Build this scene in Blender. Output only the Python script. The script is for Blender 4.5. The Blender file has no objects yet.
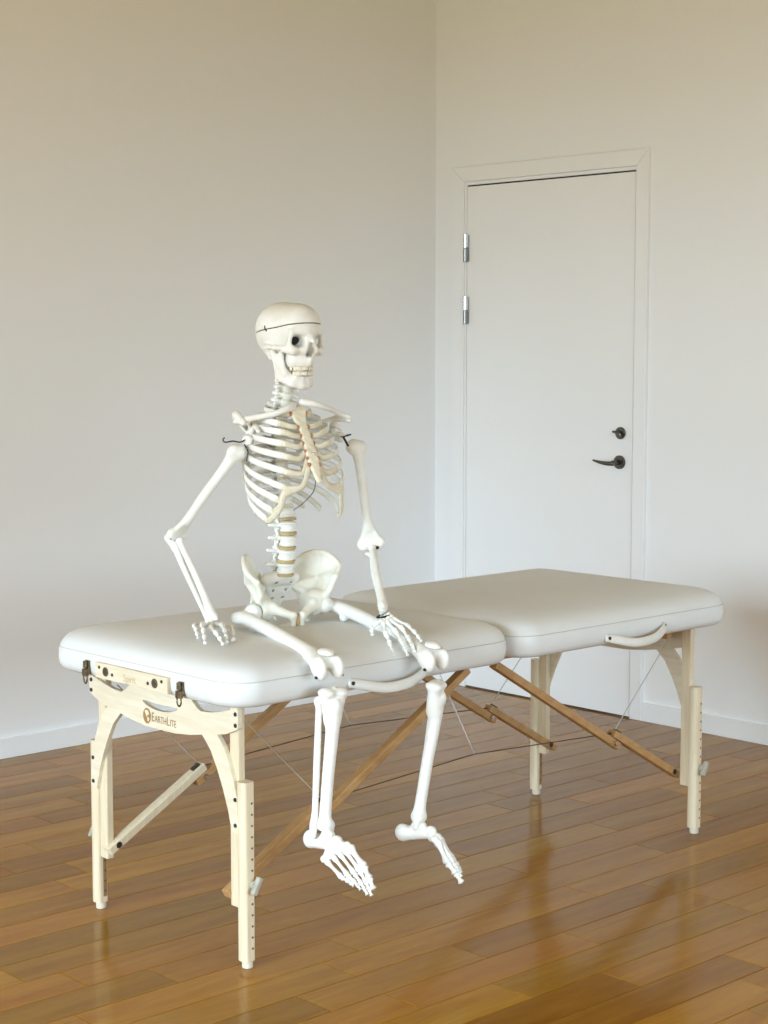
import bpy, bmesh, math, random
import numpy as np
from mathutils import Vector, Matrix

scene = bpy.context.scene
C = scene.collection
PI = math.pi

# ------------------------------------------------------------------ camera
# World frame: origin on the floor under the centre of the massage table,
# +x along the table (towards the door wall), +y across it (towards the long wall).
FPX, PITCH, YAW = 1759.601, 0.0934, 0.81733          # focal length in px of a 768x1024 frame
CAM = np.array([-3.40755, -3.50249, 1.47053])
cam_d = bpy.data.cameras.new('camera')
cam_d.sensor_fit = 'VERTICAL'; cam_d.sensor_height = 24.0
cam_d.lens = 24.0 * FPX / 1024.0
cam_d.clip_start = 0.05
cam = bpy.data.objects.new('camera', cam_d); C.objects.link(cam)
cam.location = CAM
FH = np.array([math.cos(YAW), math.sin(YAW), 0.0])     # horizontal view direction
FWD = np.array([FH[0]*math.cos(PITCH), FH[1]*math.cos(PITCH), -math.sin(PITCH)])
RT = np.array([FH[1], -FH[0], 0.0])
UPV = np.cross(RT, FWD)
cam.matrix_world = Matrix(((RT[0], UPV[0], -FWD[0], CAM[0]), (RT[1], UPV[1], -FWD[1], CAM[1]),
                           (RT[2], UPV[2], -FWD[2], CAM[2]), (0, 0, 0, 1)))
scene.camera = cam

def at(x, y, depth):
    """photo pixel + distance along the view axis -> world point"""
    return CAM + depth * (FWD + RT * (x - 384) / FPX + UPV * (512 - y) / FPX)

# ------------------------------------------------------------------ world, lights, exposure
w = bpy.data.worlds.new('sky'); scene.world = w; w.use_nodes = True
bg = w.node_tree.nodes['Background']
bg.inputs[0].default_value = (0.80, 0.90, 1.0, 1); bg.inputs[1].default_value = 1.0

ROOM = dict(x0=-8.2, x1=2.032, y0=-9.6, y1=1.968, h=3.3)

def area(name, loc, direction, sx, sy, power, col, spread):
    l = bpy.data.lights.new(name, 'AREA'); l.shape = 'RECTANGLE'
    l.size = sx; l.size_y = sy; l.energy = power; l.color = col; l.spread = math.radians(spread)
    o = bpy.data.objects.new(name, l); C.objects.link(o)
    o.location = loc
    o.rotation_euler = Vector(direction).to_track_quat('-Z', 'Y').to_euler()
    return o
# daylight entering through the tall windows behind the camera: the sky shines downwards
# into the room, the sunlit ground outside reflects a weaker warm light upwards
SKY, GROUND = (0.61, 0.81, 1.0), (1.0, 0.885, 0.40)
area('window_sky_west', (-8.12, -1.6, 1.85), (1, 0.05, -1.0), 5.4, 2.4, 640, SKY, 104)
area('window_ground_west', (-8.10, -1.6, 1.85), (1, 0.05, 0.70), 5.4, 2.4, 68, GROUND, 140)
area('window_sky_south', (-1.8, -9.5, 1.85), (0.0, 1, -0.98), 5.4, 2.4, 370, SKY, 104)
area('window_ground_south', (-1.8, -9.48, 1.85), (0.0, 1, 0.70), 5.4, 2.4, 42, GROUND, 140)

vs = scene.view_settings
vs.view_transform = 'Standard'; vs.look = 'None'; vs.gamma = 1.0; vs.use_curve_mapping = False
vs.exposure = 0.05

# ------------------------------------------------------------------ materials
def new_mat(name, col, rough=0.5, metal=0.0, coat=0.0, spec=0.5):
    m = bpy.data.materials.new(name); m.use_nodes = True
    b = m.node_tree.nodes['Principled BSDF']
    b.inputs['Base Color'].default_value = (*col, 1)
    b.inputs['Roughness'].default_value = rough
    b.inputs['Metallic'].default_value = metal
    b.inputs['Specular IOR Level'].default_value = spec
    b.inputs['Coat Weight'].default_value = coat
    return m, m.node_tree, b

def mottled(name, c1, c2, scale=8, rough=0.5, bump=0.0, bscale=60, stretch=(1, 1, 1), metal=0.0, spec=0.5, lo=0.35, hi=0.65, detail=4):
    m, nt, b = new_mat(name, c1, rough, metal, 0, spec)
    N = nt.nodes; L = nt.links
    tc = N.new('ShaderNodeTexCoord'); mp = N.new('ShaderNodeMapping'); mp.inputs['Scale'].default_value = stretch
    L.new(tc.outputs['Object'], mp.inputs['Vector'])
    no = N.new('ShaderNodeTexNoise'); no.inputs['Scale'].default_value = scale; no.inputs['Detail'].default_value = detail
    L.new(mp.outputs[0], no.inputs['Vector'])
    cr = N.new('ShaderNodeValToRGB')
    cr.color_ramp.elements[0].position = lo; cr.color_ramp.elements[1].position = hi
    cr.color_ramp.elements[0].color = (*c1, 1); cr.color_ramp.elements[1].color = (*c2, 1)
    L.new(no.outputs['Fac'], cr.inputs[0]); L.new(cr.outputs[0], b.inputs['Base Color'])
    if bump:
        n2 = N.new('ShaderNodeTexNoise'); n2.inputs['Scale'].default_value = bscale; n2.inputs['Detail'].default_value = 5
        L.new(mp.outputs[0], n2.inputs['Vector'])
        bp = N.new('ShaderNodeBump'); bp.inputs['Strength'].default_value = bump; bp.inputs['Distance'].default_value = 0.002
        L.new(n2.outputs['Fac'], bp.inputs['Height']); L.new(bp.outputs[0], b.inputs['Normal'])
    return m

M = {}
M['bone'] = mottled('bone_resin', (0.86, 0.855, 0.82), (0.81, 0.795, 0.735), 30, 0.42, 0.25, 160)
M['pelvis'] = mottled('pelvis_resin', (0.85, 0.835, 0.76), (0.79, 0.755, 0.64), 22, 0.42, 0.2, 150)
M['cartilage'] = mottled('costal_cartilage', (0.76, 0.71, 0.57), (0.66, 0.60, 0.45), 40, 0.45, 0.15, 120)
M['sternum'] = mottled('sternum_resin', (0.84, 0.80, 0.66), (0.76, 0.70, 0.54), 35, 0.42)
M['joint'] = mottled('red_brown_joint', (0.42, 0.16, 0.07), (0.50, 0.24, 0.11), 60, 0.5)
M['disc'] = mottled('disc_rubber', (0.55, 0.42, 0.20), (0.47, 0.34, 0.15), 60, 0.55)
M['tooth'] = mottled('tooth_enamel', (0.84, 0.80, 0.68), (0.74, 0.66, 0.48), 90, 0.3)
M['black'] = new_mat('black_metal', (0.02, 0.02, 0.022), 0.35, 0.6)[0]
M['steel'] = new_mat('steel', (0.55, 0.55, 0.54), 0.3, 1.0)[0]
M['darkhinge'] = new_mat('darker_steel', (0.24, 0.24, 0.24), 0.3, 1.0)[0]  # darker tone for the lower hinge barrels
M['chrome'] = new_mat('polished_steel', (0.62, 0.63, 0.64), 0.18, 1.0)[0]
M['bronze'] = mottled('aged_brass', (0.10, 0.075, 0.045), (0.24, 0.18, 0.10), 120, 0.38, metal=0.85)
M['darksteel'] = new_mat('dark_brushed_steel', (0.13, 0.125, 0.11), 0.3, 0.9)[0]
M['vinyl'] = mottled('ivory_vinyl', (0.735, 0.745, 0.745), (0.71, 0.72, 0.715), 5, 0.42, 0.16, 420)
M['seam'] = new_mat('vinyl_seam_thread', (0.60, 0.59, 0.55), 0.6)[0]
M['cablegrey'] = new_mat('coated_cable', (0.50, 0.46, 0.38), 0.5)[0]
M['strap'] = mottled('handle_vinyl', (0.75, 0.745, 0.71), (0.70, 0.69, 0.65), 20, 0.42, 0.2, 200)
M['ply'] = mottled('birch_plywood', (0.76, 0.675, 0.52), (0.69, 0.595, 0.43), 6, 0.42, 0.08, 90, (1, 1.5, 14))
M['leg'] = mottled('pale_beech', (0.73, 0.63, 0.455), (0.655, 0.54, 0.365), 7, 0.42, 0.08, 90, (14, 14, 0.9))
M['brace'] = mottled('honey_beech', (0.50, 0.29, 0.12), (0.40, 0.215, 0.08), 7, 0.40, 0.08, 90, (3, 14, 6))
M['slot'] = new_mat('dark_brown_slot', (0.27, 0.15, 0.06), 0.6)[0]
M['print'] = new_mat('branded_brown', (0.33, 0.19, 0.06), 0.6)[0]
M['knob'] = mottled('knob_plastic', (0.46, 0.44, 0.36), (0.36, 0.34, 0.27), 40, 0.4)
M['rubber'] = new_mat('rubber_tip', (0.62, 0.56, 0.44), 0.6)[0]
M['screw'] = new_mat('dark_screw', (0.06, 0.055, 0.05), 0.35, 0.8)[0]
M['wall'] = mottled('wall_paint', (0.87, 0.875, 0.885), (0.86, 0.865, 0.875), 1.2, 0.7, 0.05, 300)
M['ceiling'] = mottled('warm_bounce_ceiling', (0.68, 0.54, 0.20), (0.62, 0.47, 0.16), 3, 0.5, 0.05, 80, (0.6, 9, 1))  # unseen ceiling, yellow made up to bounce warm light onto the upper walls
M['door'] = mottled('door_paint', (0.875, 0.88, 0.89), (0.865, 0.87, 0.88), 1.5, 0.45, 0.03, 200)
M['trim'] = mottled('trim_paint', (0.88, 0.89, 0.90), (0.87, 0.88, 0.89), 3, 0.45)
M['dark'] = new_mat('gap_dark', (0.05, 0.045, 0.035), 0.8)[0]

def floor_material(name, per_object):
    m, nt, b = new_mat(name, (0.4, 0.22, 0.08), 0.16, 0, 0.0, 0.14)
    b.inputs['Specular Tint'].default_value = (1.0, 0.82, 0.45, 1)
    N = nt.nodes; L = nt.links
    tc = N.new('ShaderNodeTexCoord'); oi = N.new('ShaderNodeObjectInfo')
    geo = N.new('ShaderNodeNewGeometry')
    mp = N.new('ShaderNodeMapping'); mp.inputs['Scale'].default_value = (1.0, 9.0, 1.0)
    vec = N.new('ShaderNodeVectorMath'); vec.operation = 'ADD'
    mulr = N.new('ShaderNodeVectorMath'); mulr.operation = 'SCALE'; mulr.inputs[0].default_value = (37, 61, 0)
    L.new(oi.outputs['Random'], mulr.inputs['Scale'])
    L.new(geo.outputs['Position'], vec.inputs[0])
    L.new(mulr.outputs[0], vec.inputs[1])
    L.new(vec.outputs[0], mp.inputs['Vector'])
    g1 = N.new('ShaderNodeTexNoise'); g1.inputs['Scale'].default_value = 2.2; g1.inputs['Detail'].default_value = 7; g1.inputs['Roughness'].default_value = 0.62; g1.inputs['Distortion'].default_value = 0.6
    L.new(mp.outputs[0], g1.inputs['Vector'])
    cr = N.new('ShaderNodeValToRGB')
    e = cr.color_ramp.elements
    e[0].position = 0.28; e[0].color = (0.275, 0.116, 0.011, 1)
    e[1].position = 0.74; e[1].color = (0.400, 0.200, 0.024, 1)
    L.new(g1.outputs['Fac'], cr.inputs[0])
    # fine dark pores
    mp2 = N.new('ShaderNodeMapping'); mp2.inputs['Scale'].default_value = (6, 120, 1)
    L.new(vec.outputs[0], mp2.inputs['Vector'])
    g2 = N.new('ShaderNodeTexNoise'); g2.inputs['Scale'].default_value = 3; g2.inputs['Detail'].default_value = 3
    L.new(mp2.outputs[0], g2.inputs['Vector'])
    r2 = N.new('ShaderNodeMapRange'); r2.inputs[1].default_value = 0.3; r2.inputs[2].default_value = 0.6; r2.inputs[3].default_value = 0.86; r2.inputs[4].default_value = 1.0
    L.new(g2.outputs['Fac'], r2.inputs[0])
    hv = N.new('ShaderNodeHueSaturation')
    L.new(cr.outputs[0], hv.inputs['Color'])
    if per_object:
        wn = N.new('ShaderNodeTexWhiteNoise'); wn.noise_dimensions = '1D'
        L.new(oi.outputs['Random'], wn.inputs['W'])
        mr = N.new('ShaderNodeMapRange'); mr.inputs[3].default_value = 0.80; mr.inputs[4].default_value = 1.22
        L.new(wn.outputs['Value'], mr.inputs[0])
        mm = N.new('ShaderNodeMath'); mm.operation = 'MULTIPLY'
        L.new(mr.outputs[0], mm.inputs[0]); L.new(r2.outputs[0], mm.inputs[1])
        L.new(mm.outputs[0], hv.inputs['Value'])
        mr3 = N.new('ShaderNodeMapRange'); mr3.inputs[3].default_value = 0.492; mr3.inputs[4].default_value = 0.504
        L.new(oi.outputs['Random'], mr3.inputs[0]); L.new(mr3.outputs[0], hv.inputs['Hue'])
    else:
        L.new(r2.outputs[0], hv.inputs['Value'])
    L.new(hv.outputs[0], b.inputs['Base Color'])
    rr = N.new('ShaderNodeMapRange'); rr.inputs[3].default_value = 0.10; rr.inputs[4].default_value = 0.19
    L.new(g1.outputs['Fac'], rr.inputs[0]); L.new(rr.outputs[0], b.inputs['Roughness'])
    nb = N.new('ShaderNodeTexNoise'); nb.inputs['Scale'].default_value = 2.5; nb.inputs['Detail'].default_value = 2
    L.new(vec.outputs[0], nb.inputs['Vector'])
    bp = N.new('ShaderNodeBump'); bp.inputs['Strength'].default_value = 0.03; bp.inputs['Distance'].default_value = 0.01
    L.new(nb.outputs['Fac'], bp.inputs['Height']); L.new(bp.outputs[0], b.inputs['Normal'])
    return m
M['plank'] = floor_material('varnished_plank', True)
M['floorbase'] = floor_material('varnished_floor_beyond', False)
M['joint_dark'] = new_mat('plank_joint', (0.07, 0.035, 0.015), 0.6)[0]

# ------------------------------------------------------------------ mesh helpers
def V(*a): return np.array(a, float)
def nrm(v): v = np.asarray(v, float); return v / np.linalg.norm(v)

ROOT = {}
def link(name, me, mat, parent=None, smooth=True):
    o = bpy.data.objects.new(name, me); C.objects.link(o)
    if mat is not None and not me.materials: me.materials.append(mat)
    if smooth:
        me.shade_smooth()
    if parent is not None: o.parent = parent
    return o

def base_of(parent):
    p = parent; off = np.zeros(3)
    while p is not None:
        off = off + np.array(p.location); p = p.parent
    return off

def mk(name, verts, faces, mat, parent=None, smooth=True):
    me = bpy.data.meshes.new(name)
    vv = np.asarray(verts, float) - base_of(parent)
    me.from_pydata(vv.tolist(), [], [tuple(int(i) for i in f) for f in faces])
    me.update()
    return link(name, me, mat, parent, smooth)

def tag(o, label=None, cat=None, group=None, kind=None):
    if label: o['label'] = label
    if cat: o['category'] = cat
    if group: o['group'] = group
    if kind: o['kind'] = kind
    return o

def empty(name, loc):
    o = bpy.data.objects.new(name, None); C.objects.link(o); o.location = loc
    o.empty_display_size = 0.1
    return o

def bevel_box_bm(bm, cx, cy, cz, sx, sy, sz, bev=0.0, mat4=None):
    r = bmesh.ops.create_cube(bm, size=1.0)
    vs_ = r['verts']
    bmesh.ops.scale(bm, vec=(sx, sy, sz), verts=vs_)
    if bev:
        ed = list({e for v in vs_ for e in v.link_edges})
        rb = bmesh.ops.bevel(bm, geom=ed, offset=bev, segments=2, profile=0.6, affect='EDGES')
        vs_ = list({v for f in rb['faces'] for v in f.verts} | {v for v in vs_ if v.is_valid})
    if mat4 is not None: bmesh.ops.transform(bm, matrix=mat4, verts=vs_)
    bmesh.ops.translate(bm, vec=(cx, cy, cz), verts=vs_)

def finish_bm(name, bm, mat, parent=None, smooth=False):
    off = base_of(parent)
    bmesh.ops.translate(bm, vec=tuple(-off), verts=bm.verts)
    me = bpy.data.meshes.new(name); bm.to_mesh(me); bm.free()
    o = link(name, me, mat, parent, smooth)
    return o

def box(name, lo, hi, mat, parent=None, bev=0.0):
    bm = bmesh.new()
    c = [(a + b) / 2 for a, b in zip(lo, hi)]; s = [abs(b - a) for a, b in zip(lo, hi)]
    bevel_box_bm(bm, *c, *s, bev)
    return finish_bm(name, bm, mat, parent)

def bar(name, p0, p1, wd, ht, mat, parent=None, up=(0, 0, 1), bev=0.003):
    p0 = np.asarray(p0, float); p1 = np.asarray(p1, float)
    z = nrm(p1 - p0); x = nrm(np.cross(up, z)); y = np.cross(z, x)
    R = Matrix(((x[0], y[0], z[0], 0), (x[1], y[1], z[1], 0), (x[2], y[2], z[2], 0), (0, 0, 0, 1)))
    bm = bmesh.new(); c = (p0 + p1) / 2
    bevel_box_bm(bm, *c, wd, ht, float(np.linalg.norm(p1 - p0)), bev, R)
    return finish_bm(name, bm, mat, parent)

def catmull(pts, n):
    pts = np.asarray(pts, float)
    if len(pts) == 2: 
        t = np.linspace(0, 1, n)[:, None]; return pts[0] * (1 - t) + pts[1] * t
    P = np.vstack([2 * pts[0] - pts[1], pts, 2 * pts[-1] - pts[-2]])
    out = []
    m = len(pts) - 1
    for u in np.linspace(0, m, n):
        i = min(int(u), m - 1); t = u - i
        a, b, c, d = P[i], P[i + 1], P[i + 2], P[i + 3]
        out.append(0.5 * ((2 * b) + (-a + c) * t + (2 * a - 5 * b + 4 * c - d) * t * t + (-a + 3 * b - 3 * c + d) * t ** 3))
    return np.array(out)

def sweep_data(path, ra, rb, ref, sides=8):
    """tube along path; ra = radius along 'ref' side direction, rb = other radius (arrays or numbers)"""
    n = len(path); ra = np.broadcast_to(ra, n); rb = np.broadcast_to(rb, n)
    ref = np.asarray(ref, float)
    refs = np.broadcast_to(ref, (n, 3))
    tg = np.gradient(path, axis=0)
    vs_ = []; fs = []
    for i in range(n):
        t = nrm(tg[i]); a = refs[i] - t * np.dot(refs[i], t); a = nrm(a); b = np.cross(t, a)
        for k in range(sides):
            th = 2 * PI * k / sides
            vs_.append(path[i] + a * ra[i] * math.cos(th) + b * rb[i] * math.sin(th))
    for i in range(n - 1):
        for k in range(sides):
            k2 = (k + 1) % sides
            fs.append((i * sides + k, i * sides + k2, (i + 1) * sides + k2, (i + 1) * sides + k))
    # domed ends
    for end, sgn in ((0, -1), (n - 1, 1)):
        t = nrm(tg[end]) * sgn
        c = len(vs_); vs_.append(path[end] + t * 0.5 * min(ra[end], rb[end]))
        for k in range(sides):
            k2 = (k + 1) % sides
            q = (end * sides + k, end * sides + k2, c)
            fs.append(q if sgn > 0 else q[::-1])
    return vs_, fs

def sweep(name, pts, ra, rb, ref, mat, parent=None, n=None, sides=8, smooth=True):
    n = n or max(8, 6 * len(pts))
    path = catmull(pts, n)
    if np.ndim(ra): ra = np.interp(np.linspace(0, 1, n), np.linspace(0, 1, len(ra)), ra)
    if np.ndim(rb): rb = np.interp(np.linspace(0, 1, n), np.linspace(0, 1, len(rb)), rb)
    v, f = sweep_data(path, ra, rb, ref, sides)
    return mk(name, v, f, mat, parent, smooth)

def wire(name, pts, r, mat, parent=None, n=None, sides=6):
    d = nrm(np.asarray(pts[-1], float) - np.asarray(pts[0], float) + 1e-9)
    ref = (0, 0, 1) if abs(d[2]) < 0.8 else (0.3, 1, 0)
    return sweep(name, pts, r, r, ref, mat, parent, n, sides)

def cyl(name, p0, p1, r, mat, parent=None, n=16, r2=None):
    p0 = np.asarray(p0, float); p1 = np.asarray(p1, float); r2 = r if r2 is None else r2
    t = nrm(p1 - p0); a = nrm(np.cross(t, (0.31, 0.17, 0.93) if abs(t[2]) < 0.9 else (1, 0, 0))); b = np.cross(t, a)
    v = []; L_ = np.linalg.norm(p1 - p0); ch = min(r, r2, L_) * 0.18
    rings = [(p0, r - ch), (p0 + t * ch, r), (p1 - t * ch, r2), (p1, r2 - ch)]
    for c, rr in rings:
        for k in range(n):
            th = 2 * PI * k / n; v.append(c + a * rr * math.cos(th) + b * rr * math.sin(th))
    f = []
    for i in range(3):
        for k in range(n): f.append((i * n + k, i * n + (k + 1) % n, (i + 1) * n + (k + 1) % n, (i + 1) * n + k))
    f.append(tuple(range(n))[::-1]); f.append(tuple(range(3 * n, 4 * n)))
    return mk(name, v, f, mat, parent, False)

def prism_bm(loops_yz, x0, x1):
    """filled 2D outline with holes in (y,z), extruded along x"""
    bm = bmesh.new(); edges = []
    for lp in loops_yz:
        vs_ = [bm.verts.new((x0, y, z)) for y, z in lp]
        for i in range(len(vs_)): edges.append(bm.edges.new((vs_[i], vs_[(i + 1) % len(vs_)])))
    r = bmesh.ops.triangle_fill(bm, use_beauty=True, use_dissolve=False, edges=edges)
    faces = [g for g in r['geom'] if isinstance(g, bmesh.types.BMFace)]
    ex = bmesh.ops.extrude_face_region(bm, geom=faces)
    nv = [g for g in ex['geom'] if isinstance(g, bmesh.types.BMVert)]
    bmesh.ops.translate(bm, vec=(x1 - x0, 0, 0), verts=nv)
    bmesh.ops.recalc_face_normals(bm, faces=bm.faces)
    return bm

# ------------------------------------------------------------------ implicit (SDF) bones
class Blob:
    """smooth-union solid in a local frame, meshed with surface nets"""
    def __init__(s, o=(0, 0, 0), x=(1, 0, 0), y=(0, 1, 0), z=(0, 0, 1), k=0.006):
        s.o = np.asarray(o, float); s.A = np.stack([nrm(x), nrm(y), nrm(z)], 1); s.k = k; s.ops = []
        s.lo = np.full(3, 9.0); s.hi = np.full(3, -9.0)
    def grow(s, pts, r):
        for p in pts:
            s.lo = np.minimum(s.lo, np.asarray(p) - r); s.hi = np.maximum(s.hi, np.asarray(p) + r)
    def cap(s, a, b, r1, r2=None, sub=False, k=None):
        r2 = r1 if r2 is None else r2
        if not sub: s.grow([a, b], max(r1, r2))
        s.ops.append(('c', np.array(a, np.float32), np.array(b, np.float32), (r1, r2), sub, s.k if k is None else k)); return s
    def ell(s, c, r, sub=False, k=None, rot=None):
        if not sub: s.grow([c], max(r) if rot is not None else np.asarray(r))
        s.ops.append(('e', np.array(c, np.float32), np.array(r, np.float32), rot, sub, s.k if k is None else k)); return s
    def tri(s, a, b, c, r, sub=False, k=None):
        if not sub: s.grow([a, b, c], r)
        s.ops.append(('t', np.array(a, np.float32), (np.array(b, np.float32), np.array(c, np.float32)), r, sub, s.k if k is None else k)); return s
    def chain(s, pts, rs, k=None):
        m = (len(pts) - 1) * 5 + 1
        P = catmull(pts, m); R = catmull([(r, 0, 0) for r in rs], m)[:, 0]
        s.grow(P, max(R))
        s.ops.append(('h', P.astype(np.float32), R, None, False, s.k if k is None else k)); return s
    @staticmethod
    def _d(op, P):
        t = op[0]
        if t == 'h':
            Q, R = op[1], op[2]
            return np.minimum.reduce([Blob._d(('c', Q[i], Q[i + 1], (R[i], R[i + 1])), P) for i in range(len(Q) - 1)])
        if t == 'c':
            a, b, (r1, r2) = op[1], op[2], op[3]
            ab = b - a; L2 = float(ab @ ab) + 1e-12
            h = np.clip(((P - a) @ ab) / L2, 0, 1)
            q = P - a - h[:, None] * ab
            return np.sqrt((q * q).sum(1)) - (r1 + (r2 - r1) * h)
        if t == 'e':
            q = P - op[1]
            if op[3] is not None: q = q @ np.asarray(op[3], np.float32)
            k0 = np.sqrt(((q / op[2]) ** 2).sum(1)); k1 = np.sqrt(((q / op[2] ** 2) ** 2).sum(1)) + 1e-9
            return k0 * (k0 - 1) / k1
        a, (b, c), r = op[1], op[2], op[3]
        ba, cb, ac = b - a, c - b, a - c
        n = np.cross(ba, ac)
        pa, pb, pc = P - a, P - b, P - c
        s1 = np.sign(pa @ np.cross(ba, n)) + np.sign(pb @ np.cross(cb, n)) + np.sign(pc @ np.cross(ac, n))
        def seg(p, e):
            h = np.clip((p @ e) / float(e @ e), 0, 1); q = p - h[:, None] * e
            return (q * q).sum(1)
        d2 = np.where(s1 < 2.0, np.minimum(np.minimum(seg(pa, ba), seg(pb, cb)), seg(pc, ac)), (pa @ n) ** 2 / float(n @ n))
        return np.sqrt(d2) - r
    def field(s, P):
        D = None
        for op in s.ops:
            d = s._d(op, P); k = op[5]
            if D is None: D = d; continue
            if op[4]:
                d = -d
                h = np.maximum(k - np.abs(D - d), 0) / k
                D = np.maximum(D, d) + h * h * k * 0.25
            else:
                h = np.maximum(k - np.abs(D - d), 0) / k
                D = np.minimum(D, d) - h * h * k * 0.25
        return D
    def grid(s, h):
        lo = s.lo - 2.5 * h; n = np.ceil((s.hi - s.lo) / h).astype(int) + 6
        ax = [lo[i] + h * np.arange(n[i]) for i in range(3)]
        G = np.stack(np.meshgrid(*ax, indexing='ij'), -1).reshape(-1, 3).astype(np.float32)
        return lo, n, G
    def mesh(s, h=0.0025, clip=None, mirror=False):
        lo, n, G = s.grid(h)
        D = s.field(G)
        if clip is not None: D = np.maximum(D, clip(G))
        v, f = nets(D.reshape(n), lo, h)
        if mirror:
            v = v.copy(); v[:, 1] *= -1; f = [q[::-1] for q in f]
        return s.o + v @ s.A.T, f
    def obj(s, name, mat, parent, h=0.0025, clip=None, mirror=False):
        v, f = s.mesh(h, clip, mirror)
        return mk(name, v, f, mat, parent)

def nets(D, lo, h):
    S = D < 0
    n = np.array(D.shape)
    cs = [(i, j, k) for i in (0, 1) for j in (0, 1) for k in (0, 1)]
    sl = lambda c: tuple(slice(c[a], n[a] - 1 + c[a]) for a in range(3))
    cnt = sum(S[sl(c)].astype(np.int8) for c in cs)
    act = (cnt > 0) & (cnt < 8)
    idx = np.full(act.shape, -1, np.int64); I = np.argwhere(act); idx[act] = np.arange(len(I))
    acc = np.zeros((len(I), 3)); m = np.zeros(len(I))
    for c in cs:
        for a in range(3):
            if c[a]: continue
            c2 = list(c); c2[a] = 1
            p = I + np.array(c); q = I + np.array(c2)
            d0 = D[p[:, 0], p[:, 1], p[:, 2]]; d1 = D[q[:, 0], q[:, 1], q[:, 2]]
            x = (d0 < 0) != (d1 < 0)
            t = d0[x] / (d0[x] - d1[x])
            pos = p[x].astype(float); pos[:, a] += t
            acc[x] += pos; m[x] += 1
    v = lo + h * acc / m[:, None]
    faces = []
    for a in range(3):
        b, c = (a + 1) % 3, (a + 2) % 3
        s0 = [slice(None)] * 3; s1 = [slice(None)] * 3
        s0[a] = slice(0, n[a] - 1); s1[a] = slice(1, n[a])
        A = S[tuple(s0)]; B = S[tuple(s1)]
        E_ = np.argwhere(A != B)
        E_ = E_[(E_[:, b] > 0) & (E_[:, c] > 0) & (E_[:, b] < n[b] - 1) & (E_[:, c] < n[c] - 1)]
        ins = A[E_[:, 0], E_[:, 1], E_[:, 2]]
        def cell(db, dc):
            q = E_.copy(); q[:, b] += db; q[:, c] += dc
            return idx[q[:, 0], q[:, 1], q[:, 2]]
        Q = np.stack([cell(-1, -1), cell(0, -1), cell(0, 0), cell(-1, 0)], 1)
        Q[~ins] = Q[~ins][:, ::-1]
        faces.append(Q)
    return v, np.vstack(faces).tolist()

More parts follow.
